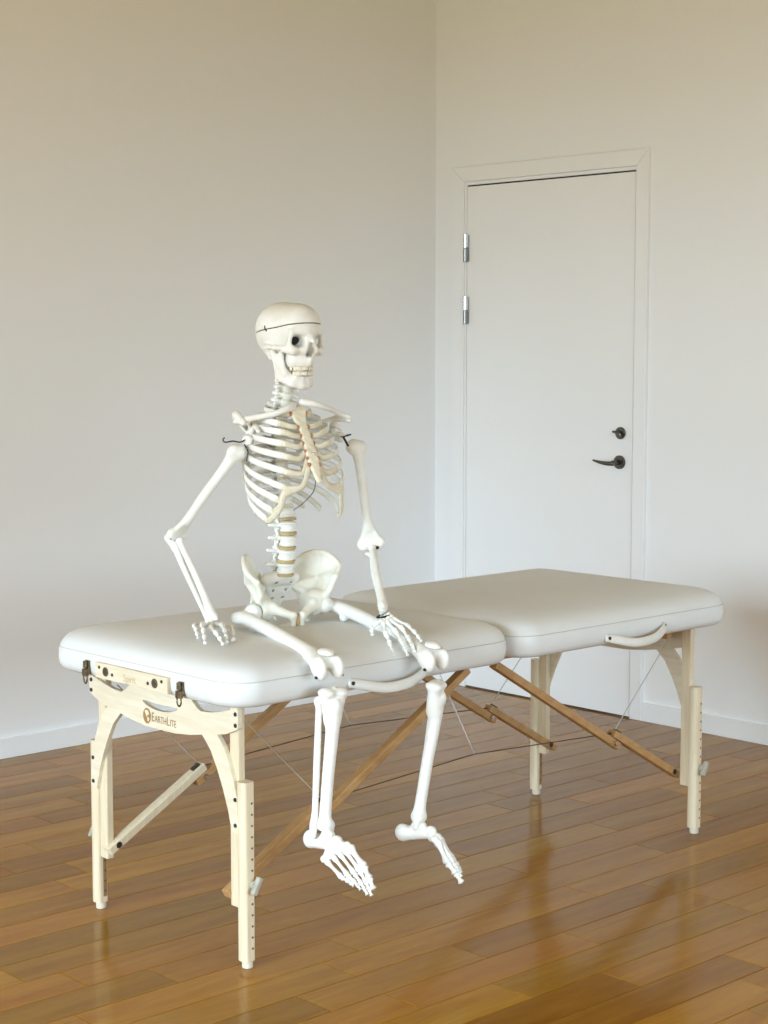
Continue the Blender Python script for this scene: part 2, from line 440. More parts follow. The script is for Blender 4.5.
# ================================================================== THE ROOM
def build_room():
    R = ROOM; T = 0.12
    x0, x1, y0, y1, h = R['x0'], R['x1'], R['y0'], R['y1'], R['h']
    fl = box('floor', (x0, y0, -0.12), (x1, y1, -0.003), M['joint_dark'])
    tag(fl, 'golden brown varnished plank floor', kind='structure')
    # plain varnished boards where the photograph does not reach
    PX0, PY0 = -2.35, -2.53
    rest = bmesh.new()
    bevel_box_bm(rest, (x0 + x1) / 2, (y0 + PY0) / 2, -0.0015, x1 - x0, PY0 - y0, 0.003)
    bevel_box_bm(rest, (x0 + PX0) / 2, (PY0 + y1) / 2, -0.0015, PX0 - x0, y1 - PY0, 0.003)
    tag(finish_bm('plank_field', rest, M['floorbase'], fl), kind='stuff')
    rnd = random.Random(7)
    W = 0.125; lens = (0.50, 0.62, 0.74, 0.88, 1.04, 1.22); meshes = {}
    def plank_mesh(L_):
        L_ = round(L_, 3)
        if L_ not in meshes:
            bm = bmesh.new()
            bevel_box_bm(bm, L_ / 2, 0, -0.004, L_ - 0.0022, W - 0.0022, 0.008)
            top = [e for e in bm.edges if all(v.co.z > -0.001 for v in e.verts)]
            bmesh.ops.bevel(bm, geom=top, offset=0.0012, segments=1, affect='EDGES')
            me = bpy.data.meshes.new('plank'); bm.to_mesh(me); bm.free(); me.materials.append(M['plank'])
            meshes[L_] = me
        return meshes[L_]
    y = y1 - W / 2
    while y > PY0:
        x = x1 - rnd.random() * 0.9 - 0.12
        segs = [(x, x1)]
        while x > PX0 + 0.3:
            L_ = rnd.choice(lens); nx = max(PX0, x - L_)
            if nx - PX0 < 0.25: nx = PX0
            segs.append((nx, x)); x = nx
        segs.append((PX0, x)) if x > PX0 + 0.01 else None
        for a, b_ in segs:
            if b_ + y < -2.6: 
                a_far = True
            o = bpy.data.objects.new('plank', plank_mesh(b_ - a)); C.objects.link(o)
            o.location = (a, y, 0.0); o.parent = fl
        y -= W
    # walls
    wb = box('wall_back', (x0 - T, y1, 0), (x1 + T, y1 + T, h), M['wall']); tag(wb, 'plain off white wall behind the massage table', kind='structure')
    wr = box('wall_right', (x1, y0 - T, 0), (x1 + T, y1, h), M['wall']); tag(wr, 'off white wall with the white door', kind='structure')
    cl = box('ceiling', (x0 - T, y0 - T, h), (x1 + T, y1 + T, h + T), M['ceiling']); tag(cl, 'unseen ceiling coloured yellow to bounce warm light', kind='structure')
    def wall_with_hole(name, axis, pos, t, a0, a1, h0, h1, w0, w1):
        bm = bmesh.new()
        for (u0, u1, z0, z1) in ((w0, a0, 0, h), (a1, w1, 0, h), (a0, a1, 0, h0), (a0, a1, h1, h)):
            if axis == 'x': bevel_box_bm(bm, pos - t / 2, (u0 + u1) / 2, (z0 + z1) / 2, t, u1 - u0, z1 - z0)
            else: bevel_box_bm(bm, (u0 + u1) / 2, pos - t / 2, (z0 + z1) / 2, u1 - u0, t, z1 - z0)
        return finish_bm(name, bm, M['wall'])
    tag(wall_with_hole('wall_left', 'x', x0, T, -4.3, 1.1, 0.60, 3.10, y0, y1), 'white wall with tall windows', kind='structure')
    tag(wall_with_hole('wall_front', 'y', y0, T, -4.5, 0.9, 0.60, 3.10, x0 - T, x1), 'white wall with wide windows', kind='structure')
    for nm, axis, pos, a0, a1 in (('window_1', 'x', x0 - 0.06, -4.3, 1.1), ('window_2', 'y', y0 - 0.06, -4.5, 0.9)):
        wn = empty(nm, (pos, (a0 + a1) / 2, 0.60) if axis == 'x' else ((a0 + a1) / 2, pos, 0.60))
        tag(wn, 'white framed window', kind='structure')
        for i in range(5):
            u = a0 + 0.03 + (a1 - a0 - 0.06) * i / 4
            lo, hi = ((pos - .03, u - .03, .60), (pos + .03, u + .03, 3.10)) if axis == 'x' else ((u - .03, pos - .03, .60), (u + .03, pos + .03, 3.10))
            box('mullion', lo, hi, M['trim'], wn)
        for z in (0.60, 3.04):
            lo, hi = ((pos - .03, a0, z), (pos + .03, a1, z + .06)) if axis == 'x' else ((a0, pos - .03, z), (a1, pos + .03, z + .06))
            box('window_rail', lo, hi, M['trim'], wn)
    # baseboards
    bh = 0.072
    b1 = box('baseboard_back', (x0, y1 - 0.014, 0), (x1, y1, bh), M['trim'], None, 0.002); tag(b1, 'white painted baseboard', kind='structure')
    b2 = box('baseboard_right', (x1 - 0.014, y0, 0), (x1, 0.796, bh), M['trim'], None, 0.002); tag(b2, 'white painted baseboard right of the door', kind='structure')
    b3 = box('baseboard_corner', (x1 - 0.014, 1.852, 0), (x1, y1 - 0.014, bh), M['trim'], None, 0.002); tag(b3, 'short white baseboard left of the door', kind='structure')

def build_door():
    X = ROOM['x1']
    dr = empty('door_1', (X, 1.33, 0)); tag(dr, 'smooth white door with dark lever handle', kind='structure')
    yl, yr, zt = 1.852, 0.796, 2.232                      # outer casing
    il, ir, iz = 1.783, 0.852, 2.168                      # casing opening
    d = 0.018
    def mitre(name, pts):
        bm = bmesh.new()
        a = [bm.verts.new((X - d, y, z)) for y, z in pts]
        bm.faces.new(a)
        ex = bmesh.ops.extrude_face_region(bm, geom=bm.faces[:])
        bmesh.ops.translate(bm, vec=(d, 0, 0), verts=[g for g in ex['geom'] if isinstance(g, bmesh.types.BMVert)])
        bmesh.ops.recalc_face_normals(bm, faces=bm.faces)
        ed = [e for e in bm.edges if abs(e.verts[0].co.x - (X - d)) < 1e-5 and abs(e.verts[1].co.x - (X - d)) < 1e-5]
        bmesh.ops.bevel(bm, geom=ed, offset=0.0025, segments=1, affect='EDGES')
        finish_bm(name, bm, M['door'], dr)
    g = 0.0004
    mitre('casing', [(yl, 0), (yl, zt), (il, iz), (il, 0)])
    mitre('casing', [(yl, zt + g), (yr, zt + g), (ir, iz + g), (il, iz + g)])
    mitre('casing', [(yr, zt), (yr, 0), (ir, 0), (ir, iz)])
    # inner jamb strip then the leaf, a narrow shadow gap all round
    box('jamb', (X - 0.010, il - 0.012, 0), (X, il - 0.0005, iz - 0.0005), M['door'], dr)
    box('jamb', (X - 0.010, ir + 0.0005, 0), (X, ir + 0.008, iz - 0.0005), M['door'], dr)
    box('jamb', (X - 0.010, ir + 0.008, iz - 0.014), (X, il - 0.012, iz - 0.0005), M['door'], dr)
    box('gap_shade', (X - 0.002, ir + 0.008, 0.0), (X - 0.0002, il - 0.012, iz - 0.014), M['dark'], dr)  # dark sheet behind the leaf, its colour stands in for shade in the gap
    leaf = box('door_leaf', (X - 0.009, ir + 0.0105, 0.006), (X - 0.0022, il - 0.0135, iz - 0.0205), M['door'], dr, 0.0012)
    # hinges: two steel barrels each
    for zc in (1.890, 1.627):
        h0 = cyl('hinge', (X - 0.022, il - 0.017, zc - 0.059), (X - 0.022, il - 0.017, zc - 0.001), 0.0095, M['darkhinge'], dr, 14)
        cyl('hinge_barrel', (X - 0.022, il - 0.017, zc + 0.001), (X - 0.022, il - 0.017, zc + 0.059), 0.0095, M['chrome'], h0, 14)
        box('hinge_plate', (X - 0.0135, il - 0.028, zc - 0.056), (X - 0.009, il - 0.008, zc + 0.056), M['steel'], h0)
    fx = X - 0.009
    hy, hz = 0.922, 1.018
    rose = cyl('lever_handle', (fx, hy, hz), (fx - 0.011, hy, hz), 0.027, M['darksteel'], dr, 28)
    cyl('spindle', (fx - 0.010, hy, hz), (fx - 0.050, hy, hz), 0.009, M['darksteel'], rose, 16)
    sweep('lever', [(fx - 0.048, hy - 0.004, hz - 0.003), (fx - 0.052, hy + 0.028, hz - 0.004), (fx - 0.052, hy + 0.066, hz + 0.000), (fx - 0.050, hy + 0.098, hz + 0.006)],
          [0.0095, 0.0085, 0.0065, 0.0035], [0.008, 0.007, 0.006, 0.0035], (0, 0, 1), M['darksteel'], rose, 24, 12)
    ty, tz = 0.919, 1.133
    tr = cyl('thumb_turn', (fx, ty, tz), (fx - 0.010, ty, tz), 0.024, M['darksteel'], dr, 28)
    sweep('turn_piece', [(fx - 0.016, ty - 0.014, tz - 0.010), (fx - 0.018, ty, tz), (fx - 0.017, ty + 0.030, tz + 0.006)], [0.007, 0.009, 0.004], [0.006, 0.007, 0.004], (0, 0, 1), M['darksteel'], tr, 14, 10)

# ================================================================== MASSAGE TABLE
ZB, ZT = 0.641, 0.760
HW, HE = 0.395, 0.955
def rounded_rect(x0, x1, y0, y1, r, per=8, inset=0.0):
    x0 += inset; x1 -= inset; y0 += inset; y1 -= inset; r = max(r - inset * 0.6, 0.012)
    P = []
    for cx, cy, a0 in ((x1 - r, y1 - r, 0), (x0 + r, y1 - r, PI / 2), (x0 + r, y0 + r, PI), (x1 - r, y0 + r, 1.5 * PI)):
        for i in range(per + 1):
            a = a0 + PI / 2 * i / per; P.append((cx + r * math.cos(a), cy + r * math.sin(a)))
    # subdivide the long straight runs so that the crown shades smoothly
    out = []
    for i in range(len(P)):
        a = P[i]; b = P[(i + 1) % len(P)]; out.append(a)
        if i % (per + 1) == per:
            for j in range(1, 6): out.append((a[0] + (b[0] - a[0]) * j / 6, a[1] + (b[1] - a[1]) * j / 6))
    return out

def pad(root, x0, x1, r0):
    prof = [(0.030, ZB), (0.015, ZB + 0.002), (0.006, ZB + 0.008), (0.001, ZB + 0.019), (-0.001, ZB + 0.036), (0.000, ZB + 0.054), (0.004, ZB + 0.069),
            (0.011, ZB + 0.0815), (0.022, ZB + 0.092), (0.038, ZB + 0.1005), (0.060, ZB + 0.107), (0.088, ZB + 0.112), (0.125, ZB + 0.1155), (0.18, ZB + 0.118), (0.26, ZB + 0.119), (0.345, ZB + 0.119)]
    verts = []; faces = []; n = None
    for ins, z in prof:
        lp = rounded_rect(x0, x1, -HW, HW, r0, 8, ins)
        n = len(lp); verts += [(x, y, z) for x, y in lp]
    for i in range(len(prof) - 1):
        for k in range(n):
            faces.append((i * n + k, i * n + (k + 1) % n, (i + 1) * n + (k + 1) % n, (i + 1) * n + k))
    faces.append(tuple(range(n))[::-1]); faces.append(tuple(range((len(prof) - 1) * n, len(prof) * n)))
    p = mk('cushion', verts, faces, M['vinyl'], root)
    # welted seam running round the side
    for zz, ins in ((ZB + 0.062, 0.0008),):
        lp = rounded_rect(x0, x1, -HW, HW, r0, 8, ins); lp.append(lp[0])
        path = np.array([(x, y, zz) for x, y in lp])
        v, f = sweep_data(path, 0.0011, 0.0011, (0, 0, 1), 6)
        mk('seam', v, f, M['seam'], p)
    return p

def text_mesh(s, size):
    cu = bpy.data.curves.new('txt', 'FONT'); cu.body = s; cu.size = size; cu.resolution_u = 4
    o = bpy.data.objects.new('txt', cu); C.objects.link(o)
    dg = bpy.context.evaluated_depsgraph_get(); dg.update()
    me = bpy.data.meshes.new_from_object(o.evaluated_get(dg))
    v = np.array([tuple(q.co) for q in me.vertices]); f = [tuple(p.vertices) for p in me.polygons]
    bpy.data.objects.remove(o); bpy.data.curves.remove(cu)
    return v, f

def build_table():
    root = empty('massage_table', (0, 0, 0))
    tag(root, 'folding massage table with two ivory vinyl cushions on pale wooden legs', 'massage table')
    c1 = pad(root, -HE, -0.002, 0.085)
    c2 = pad(root, 0.002, HE, 0.085)
    c1['label'] = 'near cushion the skeleton sits on'; c2['label'] = 'far cushion nearest the door'
    # wooden under-frames of both halves
    for s in (-1, 1):
        for sy in (-1, 1):
            a, b_ = sorted((s * 0.05, s * 0.84))
            box('frame_rail', (a, sy * 0.215 - 0.011, 0.612), (b_, sy * 0.215 + 0.011, ZB + 0.001), M['brace'], root, 0.002)
        box('frame_rail', (s * 0.83 - 0.011, -0.25, 0.59), (s * 0.83 + 0.011, 0.25, ZB + 0.001), M['brace'], root, 0.002) if s > 0 else None
    XU = 0.860
    for s in (-1, 1):
        # end panel with arch braces
        half = [(0.0, 0.528), (0.06, 0.529), (0.12, 0.535), (0.170, 0.544), (0.203, 0.512), (0.228, 0.470), (0.25, 0.425), (0.268, 0.38), (0.283, 0.328),
                (0.306, 0.328), (0.309, 0.342), (0.302, 0.41), (0.289, 0.455), (0.271, 0.50), (0.252, 0.530), (0.229, 0.553),
                (0.262, 0.560), (0.306, 0.577), (0.309, 0.582), (0.309, 0.622), (0.305, 0.627), (0.24, 0.610), (0.205, 0.603), (0.165, 0.600), (0.148, 0.608), (0.128, 0.624), (0.11, 0.634), (0.0, 0.637)]
        lp = half + [(-y, z) for y, z in half[::-1][1:-1]]
        slot = [(0.074 * math.cos(t), 0.587 + 0.004 * math.cos(2 * t) + 0.0085 * math.sin(t)) for t in np.linspace(0, 2 * PI, 24, endpoint=False)]
        xa, xb = (s * 0.869, s * 0.881)
        bm = prism_bm([lp, slot], xa, xb)
        pn = finish_bm('end_panel', bm, M['ply'], root)
        for sy in (-1, 1):
            for yy, zz in ((0.300, 0.613), (0.300, 0.586), (0.297, 0.408), (0.297, 0.346)):
                cyl('bolt', (xb - s * 0.001, sy * yy, zz), (xb + s * 0.0025, sy * yy, zz), 0.0052, M['screw'], pn, 12)
        for sy in (-1, 1):
            # upper leg
            dy = -0.010 if (s < 0 and sy > 0) else (0.018 if (s > 0 and sy < 0) else 0.0)
            yu = 0.2795 + dy
            ul = box('leg', (s * XU - 0.0100, sy * yu - 0.0165, 0.143), (s * XU + 0.0100, sy * yu + 0.0165, ZB + 0.002), M['leg'], root, 0.003)
            # sliding lower leg on the outer side
            yl = 0.3120 + dy
            bm = bmesh.new()
            pr = []
            ww, dd = 0.0165, 0.0165
            for a in np.linspace(-PI / 2, PI / 2, 9): pr.append((-dd + 0.010 - 0.010 * math.cos(a), ww * math.sin(a)))
            pr += [(dd - 0.004, ww), (dd, ww - 0.004), (dd, -ww + 0.004), (dd - 0.004, -ww)]
            lo_ = [bm.verts.new((s * XU - 0.004 + px, sy * yl + py, 0.020)) for px, py in pr]
            hi_ = [bm.verts.new((v.co.x, v.co.y, 0.452)) for v in lo_]
            nn = len(pr)
            bm.faces.new(lo_); bm.faces.new(hi_)
            for k in range(nn): bm.faces.new((lo_[k], lo_[(k + 1) % nn], hi_[(k + 1) % nn], hi_[k]))
            bmesh.ops.recalc_face_normals(bm, faces=bm.faces)
            ll = finish_bm('leg_extension', bm, M['leg'], root)
            xc = s * XU + 0.003
            for i in range(14):
                z = 0.05 + i * 0.027
                for so in (-1, 1):
                    if so == -sy and z > 0.14: continue
                    y_ = sy * yl + so * ww
                    cyl('height_hole', (xc, y_ - so * 0.001, z), (xc, y_ + so * 0.0010, z), 0.0028, M['dark'], ll, 8)
            # flat dark brown strip for the slot along the inner face
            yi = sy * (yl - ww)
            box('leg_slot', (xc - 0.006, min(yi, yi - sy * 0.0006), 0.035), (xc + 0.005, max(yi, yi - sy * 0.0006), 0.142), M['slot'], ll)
            # foot
            cyl('foot_tip', (s * XU, sy * yl, 0.0), (s * XU, sy * yl, 0.021), 0.0135, M['rubber'], ll, 18)
            # height knob
            yk = sy * (yl + ww)
            kb = cyl('knob', (xc, yk, 0.205), (xc, yk + sy * 0.012, 0.205), 0.010, M['knob'], root, 14)
            bm = bmesh.new()
            bevel_box_bm(bm, xc, yk + sy * 0.017, 0.205, 0.014, 0.014, 0.044, 0.004, Matrix.Rotation(0.5, 4, 'Y'))
            finish_bm('knob_wing', bm, M['knob'], kb)
            # folding brace: lower and upper bars overlapping at a clip, then cables
            yb = sy * 0.250; yb2 = sy * 0.250
            P0 = V(s * 0.885, yb, 0.160); PC = V(s * 0.545, yb, 0.352); 
            dirn = nrm(V(s * 0.05, yb, 0.63) - V(s * 0.885, yb, 0.160))
            L0 = V(s * 0.872, yb, 0.166)
            lower = bar('brace', L0, L0 + dirn * 0.358, 0.022, 0.030, M['leg' if s < 0 and sy > 0 else 'brace'], root, (0, 1, 0))
            off = np.cross(dirn, V(0, 1, 0)); off = off * (1 if off[2] < 0 else -1)
            U0 = L0 + dirn * 0.313 + off * 0.024
            upper = bar('brace', U0, V(s * 0.06, yb2, 0.622) + off * 0.014, 0.022, 0.026, M['brace'], root, (0, 1, 0))
            cl = L0 + dirn * 0.341
            bar('hinge_clip', cl + off * 0.017 - dirn * 0.006, cl - off * 0.017 - dirn * 0.006 , 0.027, 0.012, M['screw'], lower, (0, 1, 0), 0.001)
            kk = U0 + dirn * 0.03
            cyl('hinge_bolt', kk + V(0, -0.012, 0), kk + V(0, -0.022, 0), 0.008, M['chrome'], upper, 14)
            pb = L0 + dirn * 0.03
            cyl('pivot_bolt', pb + V(0, -0.011, 0), pb + V(0, -0.0165, 0), 0.009, M['screw'], lower, 14)
            wire('cable', [cl + V(0, -0.0, 0.016), V(s * 0.835, sy * 0.25, 0.60)], 0.0014, M['cablegrey'], root, 6)
    # long cables from clip to clip along both sides, and the droppers that hold them up
    for sy in (-1, 1):
        yb = sy * 0.250
        dz = 0.372
        a = V(-0.578, yb, 0.340); b_ = V(0.578, yb, 0.340); m = V(-0.02, yb, 0.372)
        wire('cable', [a, m], 0.0014, M['screw'], root, 6); wire('cable', [m, b_], 0.0014, M['screw'], root, 6)
        wire('cable', [m, V(-0.16, yb, 0.62)], 0.0014, M['strap'], root, 6)
    # carrying handles on the front side
    for x0, x1 in ((-0.612, -0.35), (0.35, 0.612)):
        h = sweep('carry_handle', [(x0, -0.398, 0.666), (x0 + 0.03, -0.408, 0.660), (x0 + 0.10, -0.424, 0.645), (x1 - 0.08, -0.424, 0.648), (x1 - 0.02, -0.410, 0.664), (x1, -0.398, 0.676)],
                  [0.011, 0.013, 0.013, 0.013, 0.012, 0.009], [0.005, 0.006, 0.0065, 0.006, 0.005, 0.004], (0, 0.25, 1), M['strap'], root, 32, 12)
        cyl('handle_screw', (x0 + 0.008, -0.402, 0.665), (x0 + 0.008, -0.4085, 0.665), 0.005, M['screw'], h, 12)
        cyl('handle_screw', (x1 - 0.004, -0.400, 0.675), (x1 - 0.004, -0.406, 0.675), 0.004, M['screw'], h, 12)
    # head-rest board on the near end, with its sockets and the burnt-in name
    xe = -HE
    bd = box('headrest_board', (xe - 0.011, -0.148, 0.650), (xe + 0.004, 0.155, 0.689), M['ply'], root, 0.0025)
    for yy in (0.108, -0.098):
        cyl('socket', (xe - 0.010, yy, 0.6695), (xe - 0.0135, yy, 0.6695), 0.0115, M['bronze'], bd, 20)
        cyl('socket_hole', (xe - 0.0134, yy, 0.6695), (xe - 0.0140, yy, 0.6695), 0.0075, M['dark'], bd, 16)
        for dy, dz in ((0.028, 0.008), (-0.028, -0.004)):
            cyl('bolt', (xe - 0.010, yy + dy * (1 if yy > 0 else -1) , 0.6695 + dz), (xe - 0.0125, yy + dy * (1 if yy > 0 else -1), 0.6695 + dz), 0.0042, M['screw'], bd, 12)
    v, f = text_mesh('Spirit', 0.028)
    v = np.stack([np.full(len(v), xe - 0.0116), 0.034 - v[:, 0] * 0.9, 0.657 + v[:, 1] * 0.9], 1)
    tag(mk('lettering', v, f, M['print_pale'], bd, False), 'pale burnt lettering reading Spirit')
    # latches
    for yy in (0.2, -0.193):
        pl = box('latch', (xe - 0.006, yy - 0.0095, 0.652), (xe + 0.002, yy + 0.0095, 0.686), M['bronze'], root, 0.0015)
        bm = bmesh.new()
        bevel_box_bm(bm, xe - 0.010, yy, 0.656, 0.008, 0.021, 0.018, 0.002)
        bevel_box_bm(bm, xe - 0.010, yy, 0.676, 0.007, 0.012, 0.018, 0.002)
        finish_bm('latch_lever', bm, M['bronze'], pl)
        ring = [(xe - 0.010, yy + 0.008 * math.sin(t), 0.641 - 0.013 * math.cos(t)) for t in np.linspace(-2.6, 2.6, 14)]
        wire('latch_loop', ring, 0.0021, M['bronze'], pl, 28, 8)
    # burnt-in maker's mark on the near end panel: globe and lettering
    xp = -0.8818
    parts = [('E', 0.034), ('ARTH', 0.0265), ('L', 0.034), ('ITE', 0.0265)]
    cx = 0.0; allv = []; allf = []
    for s_, sz in parts:
        v, f = text_mesh(s_, sz)
        base = len(allv); allv += [(cx + q[0] * 0.74, q[1]) for q in v]; allf += [tuple(i + base for i in p) for p in f]
        cx += (v[:, 0].max() + sz * 0.085) * 0.74
    P = [(xp, 0.035 - q[0] * 0.97, 0.5455 + q[1] * 0.95 - q[0] * 0.02) for q in allv]
    tag(mk('lettering', P, allf, M['print'], root, False), 'brown burnt lettering reading EarthLite')
    # globe: brown disc with pale land shapes
    gy, gz = 0.054, 0.5555
    ring = [(xp, gy + 0.0165 * math.cos(t), gz + 0.0195 * math.sin(t)) for t in np.linspace(0, 2 * PI, 28, endpoint=False)]
    gl = mk('globe_mark', ring, [tuple(range(28))], M['print'], root, False)
    lands = [[(0.010, 0.011), (0.003, 0.015), (-0.006, 0.013), (-0.010, 0.006), (-0.004, 0.002), (0.001, -0.004), (0.004, 0.002)],
             [(-0.001, -0.004), (-0.008, -0.002), (-0.011, -0.008), (-0.006, -0.014), (-0.002, -0.012)]]
    for ld in lands:
        mk('globe_land', [(xp - 0.0004, gy + a, gz + b_) for a, b_ in ld], [tuple(range(len(ld)))], M['ply'], gl, False)
    return root
M['print_pale'] = new_mat('pale_burnt_print', (0.56, 0.43, 0.25), 0.6)[0]

# ================================================================== SKELETON
O = V(-0.508, -0.050, 0.793)                      # middle between the hip joints
U = V(0, 0, 1)
def facing(deg): a = math.radians(deg); return nrm(-FH * math.cos(a) + RT * math.sin(a))
F = facing(33); LT = np.cross(U, F)
def body(f, l, u): return O + F * f + LT * l + U * u

def small_bone(name, a, b, r, mat, parent, flare=1.0, ref=None):
    a = np.asarray(a, float); b = np.asarray(b, float)
    prof = np.array([0.62, 1.12, 1.05, 0.74, 0.62, 0.62, 0.74, 1.0, 1.08, 0.66]) * r
    t = np.array([0, .08, .17, .3, .45, .6, .75, .87, .95, 1.0])
    path = a + (b - a) * t[:, None]
    ref = ref if ref is not None else ((0, 0, 1) if abs(nrm(b - a)[2]) < 0.8 else (1, 0.2, 0))
    v, f = sweep_data(path, prof * flare, prof * 0.9, ref, 8)
    return mk(name, v, f, mat, parent)

def build_skull(root):
    S0 = body(0.010, 0.0, 0.704)
    fx = facing(44); pit = math.radians(5)
    x = nrm(fx * math.cos(pit) + U * math.sin(pit)); y = np.cross(U, fx); z = np.cross(x, y)
    roll = math.radians(1.5)
    y, z = y * math.cos(roll) + z * math.sin(roll), z * math.cos(roll) - y * math.sin(roll)
    ra = math.radians(3.2)                                     # head leaning a little to its left
    Rm = np.array(Matrix.Rotation(ra, 3, Vector(FH)))
    x, y, z = Rm @ x, Rm @ y, Rm @ z
    b = Blob(S0, x, y, z, k=0.012)
    b.ell((-0.004, 0, 0.020), (0.082, 0.064, 0.064), k=0.02)
    b.ell((-0.026, 0, 0.024), (0.058, 0.0705, 0.060), k=0.02)
    b.ell((-0.050, 0, -0.002), (0.034, 0.050, 0.046), k=0.02)
    b.ell((0.044, 0, 0.028), (0.0475, 0.057, 0.051), k=0.02)
    b.ell((-0.006, 0, -0.028), (0.054, 0.048, 0.022), k=0.02)
    # temporal hollow before the cheek arch is added
    for s in (-1, 1):
        b.ell((0.036, s * 0.071, -0.012), (0.030, 0.016, 0.036), sub=True, k=0.015)
    # face block
    b.ell((0.055, 0, -0.036), (0.026, 0.036, 0.042), k=0.014)
    b.ell((0.052, 0, -0.066), (0.025, 0.026, 0.018), k=0.010)
    for s in (-1, 1):
        b.cap((0.080, s * 0.010, 0.006), (0.068, s * 0.046, 0.009), 0.0075, 0.006, k=0.010)      # brow
        b.cap((0.067, s * 0.050, 0.006), (0.060, s * 0.053, -0.028), 0.0055, 0.007, k=0.008)     # lateral rim
        b.cap((0.064, s * 0.045, -0.039), (0.046, s * 0.057, -0.034), 0.0120, 0.009, k=0.010)
        b.ell((0.038, s * 0.026, -0.060), (0.020, 0.014, 0.022), k=0.008)    # cheekbone
        b.cap((0.075, s * 0.024, -0.036), (0.066, s * 0.046, -0.036), 0.008, 0.009, k=0.010)     # lower rim
        b.cap((0.046, s * 0.059, -0.032), (0.018, s * 0.0645, -0.029), 0.0070, 0.0055, k=0.006)  # arch
        b.cap((0.018, s * 0.0645, -0.029), (-0.012, s * 0.0630, -0.026), 0.0055, 0.006, k=0.006)
        b.cap((-0.020, s * 0.055, -0.028), (-0.013, s * 0.050, -0.054), 0.011, 0.006, k=0.010)   # mastoid
        b.cap((0.083, s * 0.006, -0.004), (0.080, s * 0.017, -0.040), 0.006, 0.007, k=0.008)     # beside the nose
    b.cap((0.082, 0, 0.000), (0.096, 0, -0.022), 0.006, 0.0045, k=0.008)                         # nasal bones
    b.cap((0.083, 0, -0.057), (0.075, 0, -0.070), 0.0045, 0.007, k=0.008)
    for s in (-1, 1):
        yaw = s * 0.38
        rot = [[math.cos(yaw), -math.sin(yaw), 0], [math.sin(yaw), math.cos(yaw), 0], [0, 0, 1]]
        b.ell((0.071, s * 0.0315, -0.0160), (0.044, 0.0165, 0.0150), sub=True, k=0.006, rot=rot) # orbit
        b.ell((0.092, s * 0.0055, -0.044), (0.034, 0.0078, 0.0130), sub=True, k=0.003)           # nasal opening
        b.ell((-0.006, s * 0.068, -0.036), (0.004, 0.008, 0.004), sub=True, k=0.003)
    b.ell((0.093, 0, -0.033), (0.024, 0.006, 0.013), sub=True, k=0.003)
    # hollow brain case, reached through the backs of the orbits; nasal passage
    b.ell((-0.010, 0, 0.014), (0.068, 0.055, 0.050), sub=True, k=0.004)
    for s in (-1, 1):
        b.cap((0.052, s * 0.0265, -0.014), (0.020, s * 0.020, -0.008), 0.0046, sub=True, k=0.003)
        b.cap((0.070, s * 0.006, -0.046), (0.020, s * 0.006, -0.048), 0.006, sub=True, k=0.003)
    h = 0.0020
    # sawn skull cap: a plane a little above the brow
    nv = nrm(V(-0.12, 0, 1)); d0 = 0.0185
    cut = lambda G: (G @ nv.astype(np.float32)) - d0
    lo, n, G = b.grid(h); D = b.field(G); c = cut(G)
    def part(name, field):
        v, f = nets(field.reshape(n), lo, h)
        return mk(name, b.o + v @ b.A.T, f, M['bone'], root)
    skull = part('skull', np.maximum(D, c + 0.0009))
    v, f = nets(np.maximum(D, -(c - 0.0013)).reshape(n), lo, h)
    mk('skull_cap', b.o + v @ b.A.T, f, M['bone'], skull)
    inner = np.maximum(D + 0.003, np.abs(c) - 0.003)
    v, f = nets(inner.reshape(n), lo, h); mk('cap_gap_shade', b.o + v @ b.A.T, f, M['dark'], skull)  # dark filler, paints the shade inside the sawn gap
    W = lambda p: S0 + b.A @ np.asarray(p, float)
    # small hooks that hold the cap
    for s in (-1, 1):
        sweep('cap_hook', [W((-0.010, s * 0.0700, 0.027)), W((-0.008, s * 0.0720, 0.020)), W((-0.004, s * 0.0705, 0.013))], 0.0016, 0.0016, b.A[:, 0], M['screw'], skull, 8, 6)
    # lower jaw
    j = Blob(S0, x, y, z, k=0.009)
    j.cap((0.048, -0.006, -0.125), (0.048, 0.006, -0.125), 0.0100)
    j.ell((0.051, 0, -0.122), (0.0095, 0.0115, 0.012))
    for s in (-1, 1):
        j.chain([(0.051, s * 0.008, -0.123), (0.038, s * 0.029, -0.117), (0.012, s * 0.046, -0.100)], [0.0100, 0.0092, 0.0088])
        j.chain([(0.056, s * 0.008, -0.108), (0.043, s * 0.025, -0.104), (0.026, s * 0.036, -0.095)], [0.0072, 0.007, 0.006])
        j.tri((0.008, s * 0.047, -0.106), (0.034, s * 0.045, -0.094), (-0.004, s * 0.0515, -0.040), 0.0050)
        j.tri((0.034, s * 0.045, -0.094), (-0.002, s * 0.051, -0.050), (0.025, s * 0.049, -0.047), 0.0045)
        j.tri((0.042, s * 0.031, -0.121), (0.016, s * 0.045, -0.108), (0.030, s * 0.040, -0.092), 0.0065)
        j.tri((0.052, s * 0.009, -0.124), (0.042, s * 0.030, -0.120), (0.052, s * 0.025, -0.104), 0.0065)
        j.ell((-0.001, s * 0.0510, -0.037), (0.006, 0.0095, 0.006))
        j.ell((0.0235, s * 0.048, -0.046), (0.006, 0.004, 0.008))
    j.obj('mandible', M['bone'], skull, 0.0022)
    # teeth
    rnd = random.Random(3)
